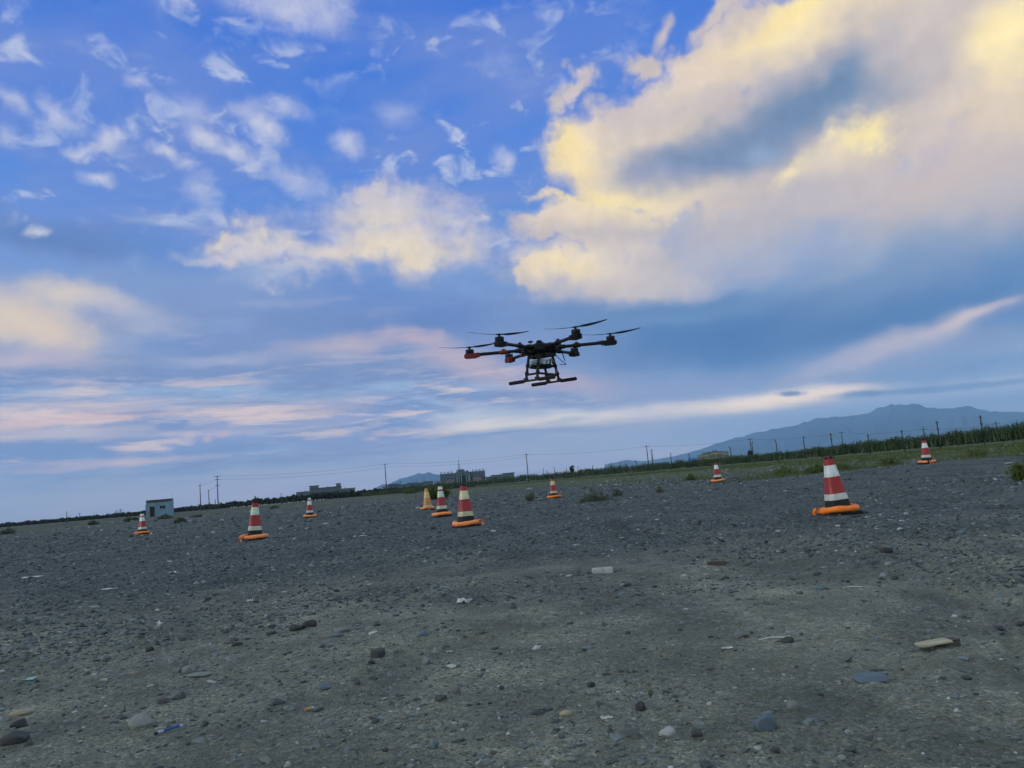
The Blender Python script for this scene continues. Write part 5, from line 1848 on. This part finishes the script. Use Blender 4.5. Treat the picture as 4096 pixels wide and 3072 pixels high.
P9 = pole(3703, 1708, 240, 'dark pole with cross-arm above the bank cone', ((.9, 1.9),), r=.2)
P10 = pole(3994, 1684, 235, 'dark pole with cross-arm between tall bent posts', ((.9, 1.9),), r=.2)
pole(267, 2045, 210, 'lone thin post on the open flat', r=.10, name='post', cat='post')
pole(584, 2020, 200, 'lone post beside the hut', r=.10, name='post', cat='post')
pole(862, 1997, 240, 'short grey post at the foot of the tall pole', r=.14, name='post', cat='post')
pole(1126, 1972, 240, 'lone post before the dark bush belt', r=.14, name='post', cat='post')
pole(1145, 1988, 300, 'thin post behind the dark bush belt', r=.12, name='post', cat='post')
pole(974, 2003, 300, 'short stake above the dark bush belt', r=.10, name='post', cat='post')
pole(318, 2052, 420, 'small braced timber frame pole on the horizon', ((.4, 1.6), (3.0, 2.4)), r=.2, ins=False)
pole(440, 2053, 600, 'distant single pole near the cooling towers', ((.3, 1.0),), r=.25, ins=False)
pole(380, 2062, 600, 'distant double-armed pole near the smoke', ((.3, 2.4), (1.2, 2.4)), r=.25, ins=False)
pole(795, 2016, 600, 'distant pole with long crossbeam beyond the three wired poles', ((.6, 3.5), (2.2, 15.0)), r=.3, ins=False)
pole(880, 2008, 600, 'distant crane-like mast with long horizontal jib', ((.6, 3.0), (2.2, 17.0)), r=.3, ins=False)
pole(748, 2026, 700, 'tiny distant armed pole beyond the hut corner', ((.4, 3.0), (1.4, 3.0)), r=.3, ins=False)


def wire(a, b_, sag, label, za=0, zb=0, r=.022):
    p, q = a[1] + Vector((0, 0, za)), b_[1] + Vector((0, 0, zb))
    pts = []
    for i in range(25):
        t = i / 24
        v = p.lerp(q, t)
        v.z -= sag * 4 * t * (1 - t)
        pts.append(v)
    o = MB().tube(pts, r, 4, caps=False).build('power_line', MAT_WIRE)
    return tag(o, label, 'power line')


wire(P1, P4, 1.0, 'upper wire from the tall pole to the pole by the long building', -.1, -.1)
wire(P1, P4, 1.0, 'lower wire from the tall pole to the pole by the long building', -1.2, -1.3)
wire(P4, P5, .9, 'upper wire running above the spired building', -.1, -.1)
wire(P4, P5, .9, 'lower wire running above the spired building', -1.1, -1.0)
wire(P5, P6, .7, 'wire between the poles beside the narrow tree', -.3, -.3)
wire(P6, P7, .6, 'wire above the yellow building', -.3, -.3)
wire(P2, P1, .4, 'wire from the bare pole up to the tall pole', -.1, -1.0)
wire(P3, P1, .2, 'wire from the shortest pole up to the tall pole', -.1, -3.2)
wire(P8, P9, .7, 'wire over the maize between two cross-arm poles', -.3, -.8)
wire(P9, P10, .7, 'wire over the maize at the grassy bank', -.8, -.8)
wire(P7, P8, .7, 'wire over the maize beside bent posts', -.3, -.3)


def bent_post(px, ytop, dist, label, kink=0.0, tee=False, group=None):
    g = ground_az(px, dist)
    h = (hor(px) - ytop) * dist / F_PX / .992 + CAM_Z
    root = empty('fence_post', (g.x, g.y, -.2), -math.atan2(g.x, g.y))
    tag(root, label, 'post', group)
    r = .085
    m_ = MB()
    m_.tube([(0, 0, 0), (0, 0, h - .35), (kink * .10, 0, h - .12), (kink * .26, 0, h + .2)], [r * 1.2, r, r, r * .8], 8)
    m_.build('shaft', MAT_CONC, root, 50)
    if tee:
        for z in (h - .05, h - .95):
            MB().box((0, -r, z), (.42, .09, .11)).build('bracket', MAT_CONC, root)
    return root


PL = 'bent-topped dark fence post standing in the maize'
TL = 'straight bracketed fence post standing in the maize'
for px_, yt, ds in [(2176, 1874, 235), (2191, 1882, 240), (2221, 1869, 230), (2268, 1874, 228), (2314, 1866, 222), (2373, 1861, 214), (2426, 1854, 206), (2483, 1851, 198), (2548, 1841, 192), (2614, 1822, 188), (2688, 1812, 180), (2762, 1815, 176),
                     (2843, 1806, 172), (2928, 1786, 164), (3016, 1766, 160), (3112, 1758, 148), (3222, 1745, 138)]:
    bent_post(px_, yt, ds + 5, PL, random.choice((-1, 1, 1)) * .8, group='bent fence posts in the maize')
for px_, yt, ds, lab_ in [(3333, 1733, 138, 'bracketed fence post in the maize behind the leaning cone'), (3480, 1737, 130, 'shortest bracketed fence post in the maize, between two cones'), (3616, 1721, 122, 'bracketed fence post in the maize just before the bank cone'),
                          (3761, 1685, 113, 'tall bracketed fence post in the maize right behind the bank cone'), (3936, 1662, 104, 'tallest bracketed fence post in the maize beside a cross-arm pole')]:
    bent_post(px_, yt, ds, lab_, 0.1, True)

# whitewashed stones at the foot of the bush belt
wm = MB().lathe([(.16, 0), (.19, .12), (.13, .26), (.05, .32)], 7).mesh('whitewashed_stone', simple('whitewash', (.62, .62, .60), .8), 60)
for i in range(34):
    px_ = 925 + i * 11.2 + random.uniform(-4, 4)
    g = ground_az(px_, 288)
    o = link('whitewashed_stone', wm, None, (g.x, g.y, -.02), (0, 0, random.random() * 6), (random.uniform(.6, 1.3), 1, random.uniform(.6, 1.3)))
    tag(o, 'small whitewashed stone in the row before the dark bush belt', 'stone', 'whitewashed stones in a row')

# ================================================================ far buildings
MAT_WALL_A = simple('grey_green_render', (.095, .13, .145), .85, var=.10, scale=.25)
MAT_WALL_C = simple('blue_grey_render', (.085, .125, .15), .85, var=.10, scale=.2)
MAT_WALL_E = simple('yellow_render', (.25, .23, .15), .85, var=.10, scale=.2)
MAT_EAVE = simple('dark_roof', (.055, .065, .075), .8, var=.2, scale=.4)
MAT_EAVE_Y = simple('brown_roof', (.10, .085, .07), .8, var=.2, scale=.4)
MAT_SHED = simple('blue_sheet_roof', (.03, .12, .36), .5, var=.2, scale=.3)
MAT_SHED_W = simple('blue_sheet_wall', (.10, .26, .46), .6, var=.25, scale=.4)
MAT_LETTER = simple('dark_red_letters', (.03, .012, .014), .6)
MAT_PORTAL = simple('reddish_stone', (.16, .13, .125), .8, var=.15, scale=.4)
MAT_WHITE_COL = simple('white_column', (.28, .33, .35), .7, var=.1, scale=.5)
GM = {}


def win_mesh(w, h):
    k = (round(w, 2), round(h, 2))
    if k not in GM:
        fr = MB()
        t = .14
        for c, s_ in (((-w / 2 - t / 2, 0, 0), (t, .16, h + 2 * t)), ((w / 2 + t / 2, 0, 0), (t, .16, h + 2 * t)), ((0, 0, h / 2 + t / 2), (w, .16, t)), ((0, -.03, -h / 2 - t / 2), (w, .22, t))):
            fr.box(c, s_)
        pn = MB().box((-w / 4 - .02, 0, 0), (w / 2 - .05, .05, h)).box((w / 4 + .02, 0, 0), (w / 2 - .05, .05, h)).box((0, -.02, 0), (.09, .08, h), mi=1)
        GM[k] = (fr.mesh('window_frame', MAT_FRAME), pn.mesh('window', [MAT_GLASS, MAT_FRAME]))
    return GM[k]


class Far:
    """far building whose front is laid out in photo columns/rows and scaled by its distance"""

    def __init__(self, name, px_mid, dist, label, wall, face=0.0):
        self.k = dist / F_PX * 1.004
        self.mid = px_mid
        g = ground_az(px_mid, dist)
        self.root = empty(name, (g.x, g.y, 0), -math.atan2(g.x, g.y) + face)
        tag(self.root, label, 'building')
        self.wall = wall

    def x(self, px):
        return (px - self.mid) * self.k

    def z(self, px, py):
        return (hor(px) - py) * self.k + CAM_Z

    def block(self, x0, x1, ztop, y0=0.0, depth=14.0, m=None, eave=.0, name='wall', z0=0.0, em=None, eh=.7):
        a, b_ = self.x(x0), self.x(x1)
        o = MB().box(((a + b_) / 2, y0 + depth / 2, (z0 + ztop) / 2), (b_ - a, depth, ztop - z0)).build(name, m or self.wall, self.root)
        if eave:
            q = MB()
            q.box(((a + b_) / 2, y0 + depth / 2, ztop + eh / 2), (b_ - a, depth, eh), taper=1.0)
            # flared cornice
            q = MB()
            w, d = (b_ - a) / 2, depth / 2
            vs = [((a + b_) / 2 + sx__ * (w + e), y0 + depth / 2 + sy__ * (d + e), ztop + zz_) for e, zz_ in ((0, 0), (eave * .5, eh * .4), (eave, eh)) for sx__, sy__ in ((-1, -1), (1, -1), (1, 1), (-1, 1))]
            fs = [(3, 2, 1, 0), (8, 9, 10, 11)]
            for i in range(2):
                for k in range(4):
                    fs.append((i * 4 + k, i * 4 + (k + 1) % 4, i * 4 + 4 + (k + 1) % 4, i * 4 + 4 + k))
            q.add(vs, fs).build('roof', em or MAT_EAVE, self.root)
        return o

    def windows(self, cols, zs, w=1.3, h=1.5, y0=0.0):
        f, p = win_mesh(w, h)
        for c in cols:
            for z in zs:
                o = link('window', p, self.root, (self.x(c), y0 - .03, z))
                link('window_frame', f, o, (0, -.02, 0))

    def text(self, s_, px0, step, size, z, y0=0.5, m=None):
        for i, ch in enumerate(s_):
            if ch == ' ':
                continue
            me = glyph(ch, size)
            o = link('rooftop_letter', me, self.root, (self.x(px0 + i * step) - size * .5, y0, z), (R(90), 0, 0))


GLY = {}


def glyph(ch, size):
    if (ch, size) not in GLY:
        cu = bpy.data.curves.new('rooftop_letter', 'FONT')
        cu.body = ch
        cu.size = size
        cu.extrude = .12
        cu.offset = .045
        cu.resolution_u = 1
        t = bpy.data.objects.new('tmp', cu)
        COL.objects.link(t)
        dg = bpy.context.evaluated_depsgraph_get()
        me = bpy.data.meshes.new_from_object(t.evaluated_get(dg))
        me.name = 'rooftop_letter'
        me.materials.clear()
        me.materials.append(MAT_LETTER)
        # two short props that hold the letter up
        bpy.data.objects.remove(t)
        bpy.data.curves.remove(cu)
        GLY[(ch, size)] = me
    return GLY[(ch, size)]


# --- building with two roof turrets
A = Far('apartment_building', 1305, 870, 'long grey building with two flared roof turrets and low side wings', MAT_WALL_A, R(-3))
A.block(1191, 1250, 9.0, 1.0, 12, eave=.5)
A.block(1243, 1364, 11.4, 0, 14, eave=.7, eh=1.0)
A.block(1364, 1418, 8.6, 1.0, 12, eave=.5)
A.block(1243, 1276, 14.2, 1.0, 9, m=None, eave=.9, eh=1.1, z0=12.4, name='turret')
A.block(1346, 1362, 14.6, 1.0, 7, eave=.9, eh=1.0, z0=12.4, name='turret')
for a_ in (1224, 1311, 1377):
    A.block(a_ - 1, a_ + 1, 13.6 if a_ == 1311 else 10.6, 4, .6, z0=12.38 if a_ == 1311 else 9.3, name='chimney', m=MAT_EAVE)
A.windows([1202 + 10 * i for i in range(5)], [4.75, 7.4], y0=1.0)
A.windows([1252.5 + 9.75 * i for i in range(12)], [4.4, 7.2, 10.0])
A.windows([1371, 1380, 1389.5, 1399, 1408], [4.4, 7.1], y0=1.0)
A.windows([], [])

# --- long low building
Bd = Far('long_building', 1635, 1150, 'long low two-storey building with dark overhanging roof before the blue hill', MAT_WALL_A, R(0))
Bd.block(1554, 1632, 9.6, 0, 12, eave=1.0, eh=.8)
Bd.block(1631, 1668, 10.6, -.5, 13, eave=.9, eh=1.0)
Bd.block(1668, 1696, 9.9, 0, 12, eave=.9, eh=.8)
Bd.block(1696, 1732, 10.8, -.6, 13, eave=1.2, eh=1.0)
Bd.block(1534, 1554, 9.0, 2, 10, eave=.8, eh=.6, m=MAT_PORTAL)
Bd.block(1556, 1600, 12.0, 5, 6, eave=.8, eh=.5, z0=10.5, name='upper_storey')
Bd.block(1641, 1658, 8.6, -.7, 1, m=MAT_GLASS, name='entrance', z0=0)
Bd.block(1603, 1605, 15.2, 4, .5, m=MAT_EAVE, name='vent_mast', z0=10.4)
Bd.block(1601, 1607, 15.6, 3, 1.2, m=MAT_EAVE, name='vent_head', z0=14.4)
Bd.windows([1561, 1571, 1581, 1590.5, 1600.5, 1609.5, 1618, 1627], [5.3, 8.0], 1.8, 1.5)
Bd.windows([1635.5], [5.4, 8.2], 1.8, 1.5, -.5)
Bd.windows([1663, 1671.5, 1680.5, 1689.5], [5.4, 8.2], 1.8, 1.5, -.52)
Bd.windows([1709.5, 1718, 1727], [5.6, 8.4], 1.8, 1.5, -.6)

# --- the building with the spire and lettering
Cb = Far('headquarters_building', 1853, 870, 'broad six-storey building with columned entrance, roof lettering and lattice spire', MAT_WALL_C, R(2))
Cb.block(1765, 1943, 15.2, 0, 16, eave=.25, eh=.5)
Cb.block(1829, 1879, 16.3, -1.2, 14, eave=.25, eh=.4)
Cb.block(1837, 1859, 18.6, -1.0, 9, eave=.7, eh=.5, z0=16.7, name='spire_base', em=MAT_WALL_C)
Cb.windows([1771 + 9 * i for i in range(6)], [13.2])
Cb.windows([1771 + 9 * i for i in range(6)], [10.4])
Cb.windows([1771, 1780], [7.6, 4.8])
Cb.windows([1825], [5.0, 7.8, 10.4, 13.4])
Cb.windows([1886.5], [4.8, 7.6, 10.4, 13.2])
Cb.windows([1895 + 8.8 * i for i in range(6)], [13.2, 10.4])
Cb.windows([1931, 1939.5], [7.6, 4.8])
Cb.windows([1855], [14.2], 2.0, 1.2, -1.2)
for x0, x1, zt in ((1787, 1820, 9.0), (1893, 1927, 9.4)):
    Cb.block(x0, x1, zt, -2.6, 2.55, m=MAT_PORTAL, name='porch', eave=.35, eh=.45, em=MAT_WALL_C)
    Cb.windows([x0 + 10, x1 - 7], [4.6], 1.3, 1.6, -2.6)
Cb.block(1832, 1878, 12.4, -1.55, .3, m=MAT_GLASS, name='entrance_glazing')
for cx_ in (1831, 1839, 1848, 1867, 1875, 1880):
    Cb.block(cx_ - 1.1, cx_ + 1.1, 12.8, -2.4, .7, m=MAT_WHITE_COL, name='column')
Cb.block(1829, 1882, 13.5, -2.6, 1.3, m=MAT_WALL_C, name='entablature', z0=12.8)
for i_, ch in enumerate('听党指挥'):
    Cb.text(ch, 1770 + 13.6 * i_, 0, 2.5, 15.75, .6)
for i_, ch in enumerate('能打胜仗'):
    Cb.text(ch, 1833.5 + 13.2 * i_, 0, 2.5, 16.75 if i_ < 3 else 15.75, -.9 if i_ < 3 else .6)
for i_, ch in enumerate('作风优良'):
    Cb.text(ch, 1896 + 13.3 * i_, 0, 2.5, 15.75, .6)
# lattice spire
sp_ = MB()
zb, zt = 19.1, 31.5
cxs = Cb.x(1842)
legs = []
for sx__, sy__ in ((-1, -1), (1, -1), (1, 1), (-1, 1)):
    sp_.tube([(cxs + sx__ * 1.1, 3 + sy__ * 1.1, zb), (cxs + sx__ * .35, 3 + sy__ * .35, zb + 5.2), (cxs + sx__ * .12, 3 + sy__ * .12, zb + 9)], [.16, .13, .10], 5)
for i in range(5):
    t = i / 5
    w = 1.1 - (1.1 - .35) * t
    w2 = 1.1 - (1.1 - .35) * (t + .2)
    z = zb + 5.2 * t
    z2 = zb + 5.2 * (t + .2)
    for a_, c_ in (((-w, -w), (w2, -w2)), ((w, -w), (-w2, -w2)), ((-w, w), (w2, w2)), ((w, w), (-w2, w2)), ((-w, -w), (-w2, w2)), ((w, -w), (w2, w2))):
        sp_.tube([(cxs + a_[0], 3 + a_[1], z), (cxs + c_[0], 3 + c_[1], z2)], .06, 4)
sp_.tube([(cxs, 3, zb + 8.5), (cxs, 3, zb + 14.0)], [.16, .04], 6)
so_ = sp_.build('lattice_spire', MAT_EAVE, Cb.root)
so_['kind'] = 'stuff'
for z_, r_ in ((zb + 5.6, .75), (zb + 9.6, .55), (zb + 10.6, .32)):
    MB().lathe([(.1, z_ - r_ * .7), (r_, z_ - r_ * .3), (r_, z_ + r_ * .3), (.1, z_ + r_ * .7)], 10, (cxs, 3, 0)).build('spire_disc', MAT_EAVE, Cb.root, 40)

# --- right wing building
Dd = Far('side_building', 2003, 930, 'low building with flat-roofed taller end beside the spired building', MAT_WALL_A, R(2))
Dd.block(1945, 1966, 8.2, 0, 12, eave=.4)
Dd.block(1966, 2016, 9.4, -.4, 12, eave=.6, eh=.8)
Dd.block(2016, 2058, 10.2, -.8, 13, eave=1.4, eh=1.2)
Dd.block(1976, 1990, 7.6, -.55, .5, m=MAT_GLASS, name='glazed_hall')
for a_ in (1977, 2006.5):
    Dd.block(a_ - .8, a_ + .8, 11.8, 3, .6, m=MAT_EAVE, name='chimney', z0=10.2)
Dd.windows([1954, 1962], [4.0, 6.6])
Dd.windows([1970, 1995, 2002.5, 2010.5], [4.4, 7.0], y0=-.4)
Dd.windows([2019, 2027, 2036, 2052], [4.6, 7.6], y0=-.8)
Dd2 = Far('farm_shed', 2092, 900, 'low dark shed half hidden behind the maize by the pole', MAT_WALL_A)
Dd2.block(2082, 2104, 6.6, 0, 9, eave=.5)

# --- yellow building with lettering
E_ = Far('yellow_building', 2858, 840, 'yellowish building with tall central windows and rooftop lettering beyond the maize', MAT_WALL_E, R(2))
E_.block(2796, 2816, 10.6, .5, 12, eave=.4, em=MAT_EAVE_Y)
E_.block(2815, 2845, 11.6, 0, 13, eave=.7, em=MAT_EAVE_Y, eh=.9)
E_.block(2843, 2892, 12.8, -1.0, 14, eave=.8, em=MAT_EAVE_Y, eh=.9)
E_.block(2891, 2916, 11.4, 0, 13, eave=.3, em=MAT_EAVE_Y)
for i in range(11):
    if i != 5:
        E_.windows([2848 + 4.0 * i], [9.4], .6, 3.4, -1.0)
E_.windows([2820, 2826, 2831.5, 2837], [6.0, 8.8], .9, 1.3)
E_.windows([2893, 2898, 2903.5, 2908.5, 2913.5], [5.8, 8.6], .9, 1.4)
E_.windows([2805, 2806.5 + 4], [5.6, 8.4], .9, 1.3, .5)
for s__, p0, zz_, yy_ in (('听党指挥', 2819, 12.6, .4), ('能打胜仗', 2856, 13.8, -.6), ('作风优良', 2893.5, 11.85, .4)):
    for i_, ch in enumerate(s__):
        E_.text(ch, p0 + 6.2 * i_, 0, 1.8, zz_, yy_)
Sh = Far('blue_shed', 2778, 700, 'blue sheet-metal shed beside the yellow building', MAT_SHED_W)
Sh.block(2757, 2797, 6.0, 0, 10)
a_, b2_ = Sh.x(2756), Sh.x(2798)
MB().add([(a_, -.5, 5.9), (b2_, -.5, 5.9), (b2_, 5, 8.2), (a_, 5, 8.2), (a_, 10.5, 5.9), (b2_, 10.5, 5.9), (a_, -.5, 5.7), (b2_, -.5, 5.7), (b2_, 10.5, 5.7), (a_, 10.5, 5.7)],
         [(0, 1, 2, 3), (3, 2, 5, 4), (6, 9, 8, 7), (0, 6, 7, 1), (4, 5, 8, 9), (0, 3, 4, 9, 6), (1, 7, 8, 5, 2)]).build('roof', MAT_SHED, Sh.root)
Sh.windows([2765, 2780, 2790], [4.4], 1.6, 1.0)
# slim lattice mast
mg = ground_az(2614, 900)
mr_ = empty('lattice_mast', (mg.x, mg.y, 0), -math.atan2(mg.x, mg.y))
tag(mr_, 'slim pale lattice mast beside a cross-arm pole', 'mast')
hm = (hor(2614) - 1797) * 900 / F_PX + CAM_Z
lm = MB()
for sx__, sy__ in ((-1, -1), (1, -1), (0, 1)):
    lm.tube([(sx__ * .9, sy__ * .9, 0), (sx__ * .45, sy__ * .45, hm)], .12, 4)
for i in range(12):
    z0_, z1_ = hm * i / 12, hm * (i + 1) / 12
    lm.tube([(-.8, -.8, z0_), (.8, -.8, z1_)], .07, 4)
    lm.tube([(.8, -.8, z0_), (-.8, -.8, z1_)], .07, 4)
lm.build('lattice', MAT_FRAME, mr_)['kind'] = 'stuff'
for z_ in (hm * .55, hm * .75, hm * .92):
    MB().lathe([(.3, z_ - .5), (1.2, z_ - .3), (1.2, z_ + .3), (.3, z_ + .5)], 8).build('platform', MAT_FRAME, mr_)

# --- cooling towers of a far power station
MAT_CT = simple('cooling_concrete', (.30, .31, .31), .9, var=.1, scale=.05)
for px_, yt, lab in ((466, 2043, 'shorter cooling tower of the distant power station'), (483, 2036, 'taller cooling tower of the distant power station')):
    dist = 11000
    g = ground_az(px_, dist)
    h = (hor(px_) - yt) * dist / F_PX
    rb = 5.6 * dist / F_PX
    prof = [(rb * math.sqrt(.62 + .38 * ((z - .78) / .78) ** 2 * 1.6), h * z) for z in np.linspace(0, 1, 9)]
    o = MB().lathe(prof + [(prof[-1][0] * .9, h), (prof[-1][0] * .85, h * .9)], 24).build('cooling_tower', MAT_CT, None, 50, (g.x, g.y, 0))
    tag(o, lab, 'cooling tower')

# ================================================================ hills and mountains
def ridge(name, prof, dist, depth, m, seed, rough=.12, n=160, rows=26):
    """mountain range whose skyline follows (column, row) points at a distance; it has a front and a back slope"""
    xs = np.array([p[0] for p in prof], float)
    hs = np.array([(hor(p[0]) - p[1]) * dist / F_PX for p in prof], float)
    px = np.linspace(xs[0], xs[-1], n)
    H = np.interp(px, xs, hs)
    H = np.maximum(0, H + fbm(px / 22, px * 0 + seed, seed, 4) * H * .05)
    fx = ((px - 2048) / F_PX * _c + (-(hor(px) - 1536) / F_PX) * _s) / ray(2048, hor(2048)).y
    V = []
    for j in range(rows):
        t = j / (rows - 1) * 2 - 1
        d = dist + t * depth
        env = (1 - abs(t)) ** .85
        wob = fbm(px / 34 + t * 3, np.full(n, t * 5.0) + seed, seed + 3, 5)
        rid = 1 - np.abs(fbm(px / 26 + t * 1.3, np.full(n, t * 2.2), seed + 9, 4)) * 1.6
        z = H * env * (1 + rough * 2.0 * wob * (1 - env)) * (rid * (1 - env) + env) * (d / dist if t < 0 else 1)
        V.append(np.stack([fx * d, np.full(n, d), z - 3], 1))
    V = np.concatenate(V)
    i = (np.arange(rows - 1)[:, None] * n + np.arange(n - 1)[None])
    q = np.stack([i, i + 1, i + n + 1, i + n], -1).reshape(-1, 4)
    o = link(name, np_mesh(name, V, q, m, smooth=True))
    return tag(o, kind='structure')


MAT_ROCK = simple('haze_tinted_rock', (.09, .16, .26), .9, var=.2, scale=.002, bump=30, bscale=.004)  # blue of the distant haze is put into the rock colour
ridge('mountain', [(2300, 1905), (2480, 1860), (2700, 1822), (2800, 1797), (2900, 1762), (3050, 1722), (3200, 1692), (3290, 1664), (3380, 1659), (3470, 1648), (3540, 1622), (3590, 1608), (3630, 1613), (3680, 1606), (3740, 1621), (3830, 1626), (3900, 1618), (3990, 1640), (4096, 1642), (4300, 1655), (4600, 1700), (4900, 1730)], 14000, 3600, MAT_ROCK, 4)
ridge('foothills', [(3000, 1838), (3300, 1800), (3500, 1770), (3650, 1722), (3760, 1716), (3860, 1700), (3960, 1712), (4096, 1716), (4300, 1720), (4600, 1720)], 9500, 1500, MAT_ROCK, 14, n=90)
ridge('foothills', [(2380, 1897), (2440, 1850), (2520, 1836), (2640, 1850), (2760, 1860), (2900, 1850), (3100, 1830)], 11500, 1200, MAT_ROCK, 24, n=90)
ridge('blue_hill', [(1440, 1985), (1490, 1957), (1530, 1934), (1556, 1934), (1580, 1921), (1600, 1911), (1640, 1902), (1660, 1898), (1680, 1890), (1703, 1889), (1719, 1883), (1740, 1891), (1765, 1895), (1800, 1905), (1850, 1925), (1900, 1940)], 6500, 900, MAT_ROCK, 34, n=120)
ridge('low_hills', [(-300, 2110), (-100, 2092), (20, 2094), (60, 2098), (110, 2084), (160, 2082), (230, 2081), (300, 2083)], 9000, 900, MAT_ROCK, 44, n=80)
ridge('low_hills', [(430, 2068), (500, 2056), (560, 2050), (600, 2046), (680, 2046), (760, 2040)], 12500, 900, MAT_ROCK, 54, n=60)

# ================================================================ dusk haze
hz = MB().box((0, 3000, 530), (34000, 36000, 1064))
m = bpy.data.materials.new('haze')
m.use_nodes = True
m.node_tree.nodes.clear()
N = NB(m.node_tree)
pv_ = N.n('ShaderNodeVolumePrincipled')
pv_.inputs['Color'].default_value = (.52, .80, 1.0, 1)
pv_.inputs['Density'].default_value = 7.5e-5
pv_.inputs['Anisotropy'].default_value = .72
mo_ = N.n('ShaderNodeOutputMaterial')
m.node_tree.links.new(pv_.outputs[0], mo_.inputs['Volume'])
hzo = hz.build('haze', m)
hzo['kind'] = 'stuff'
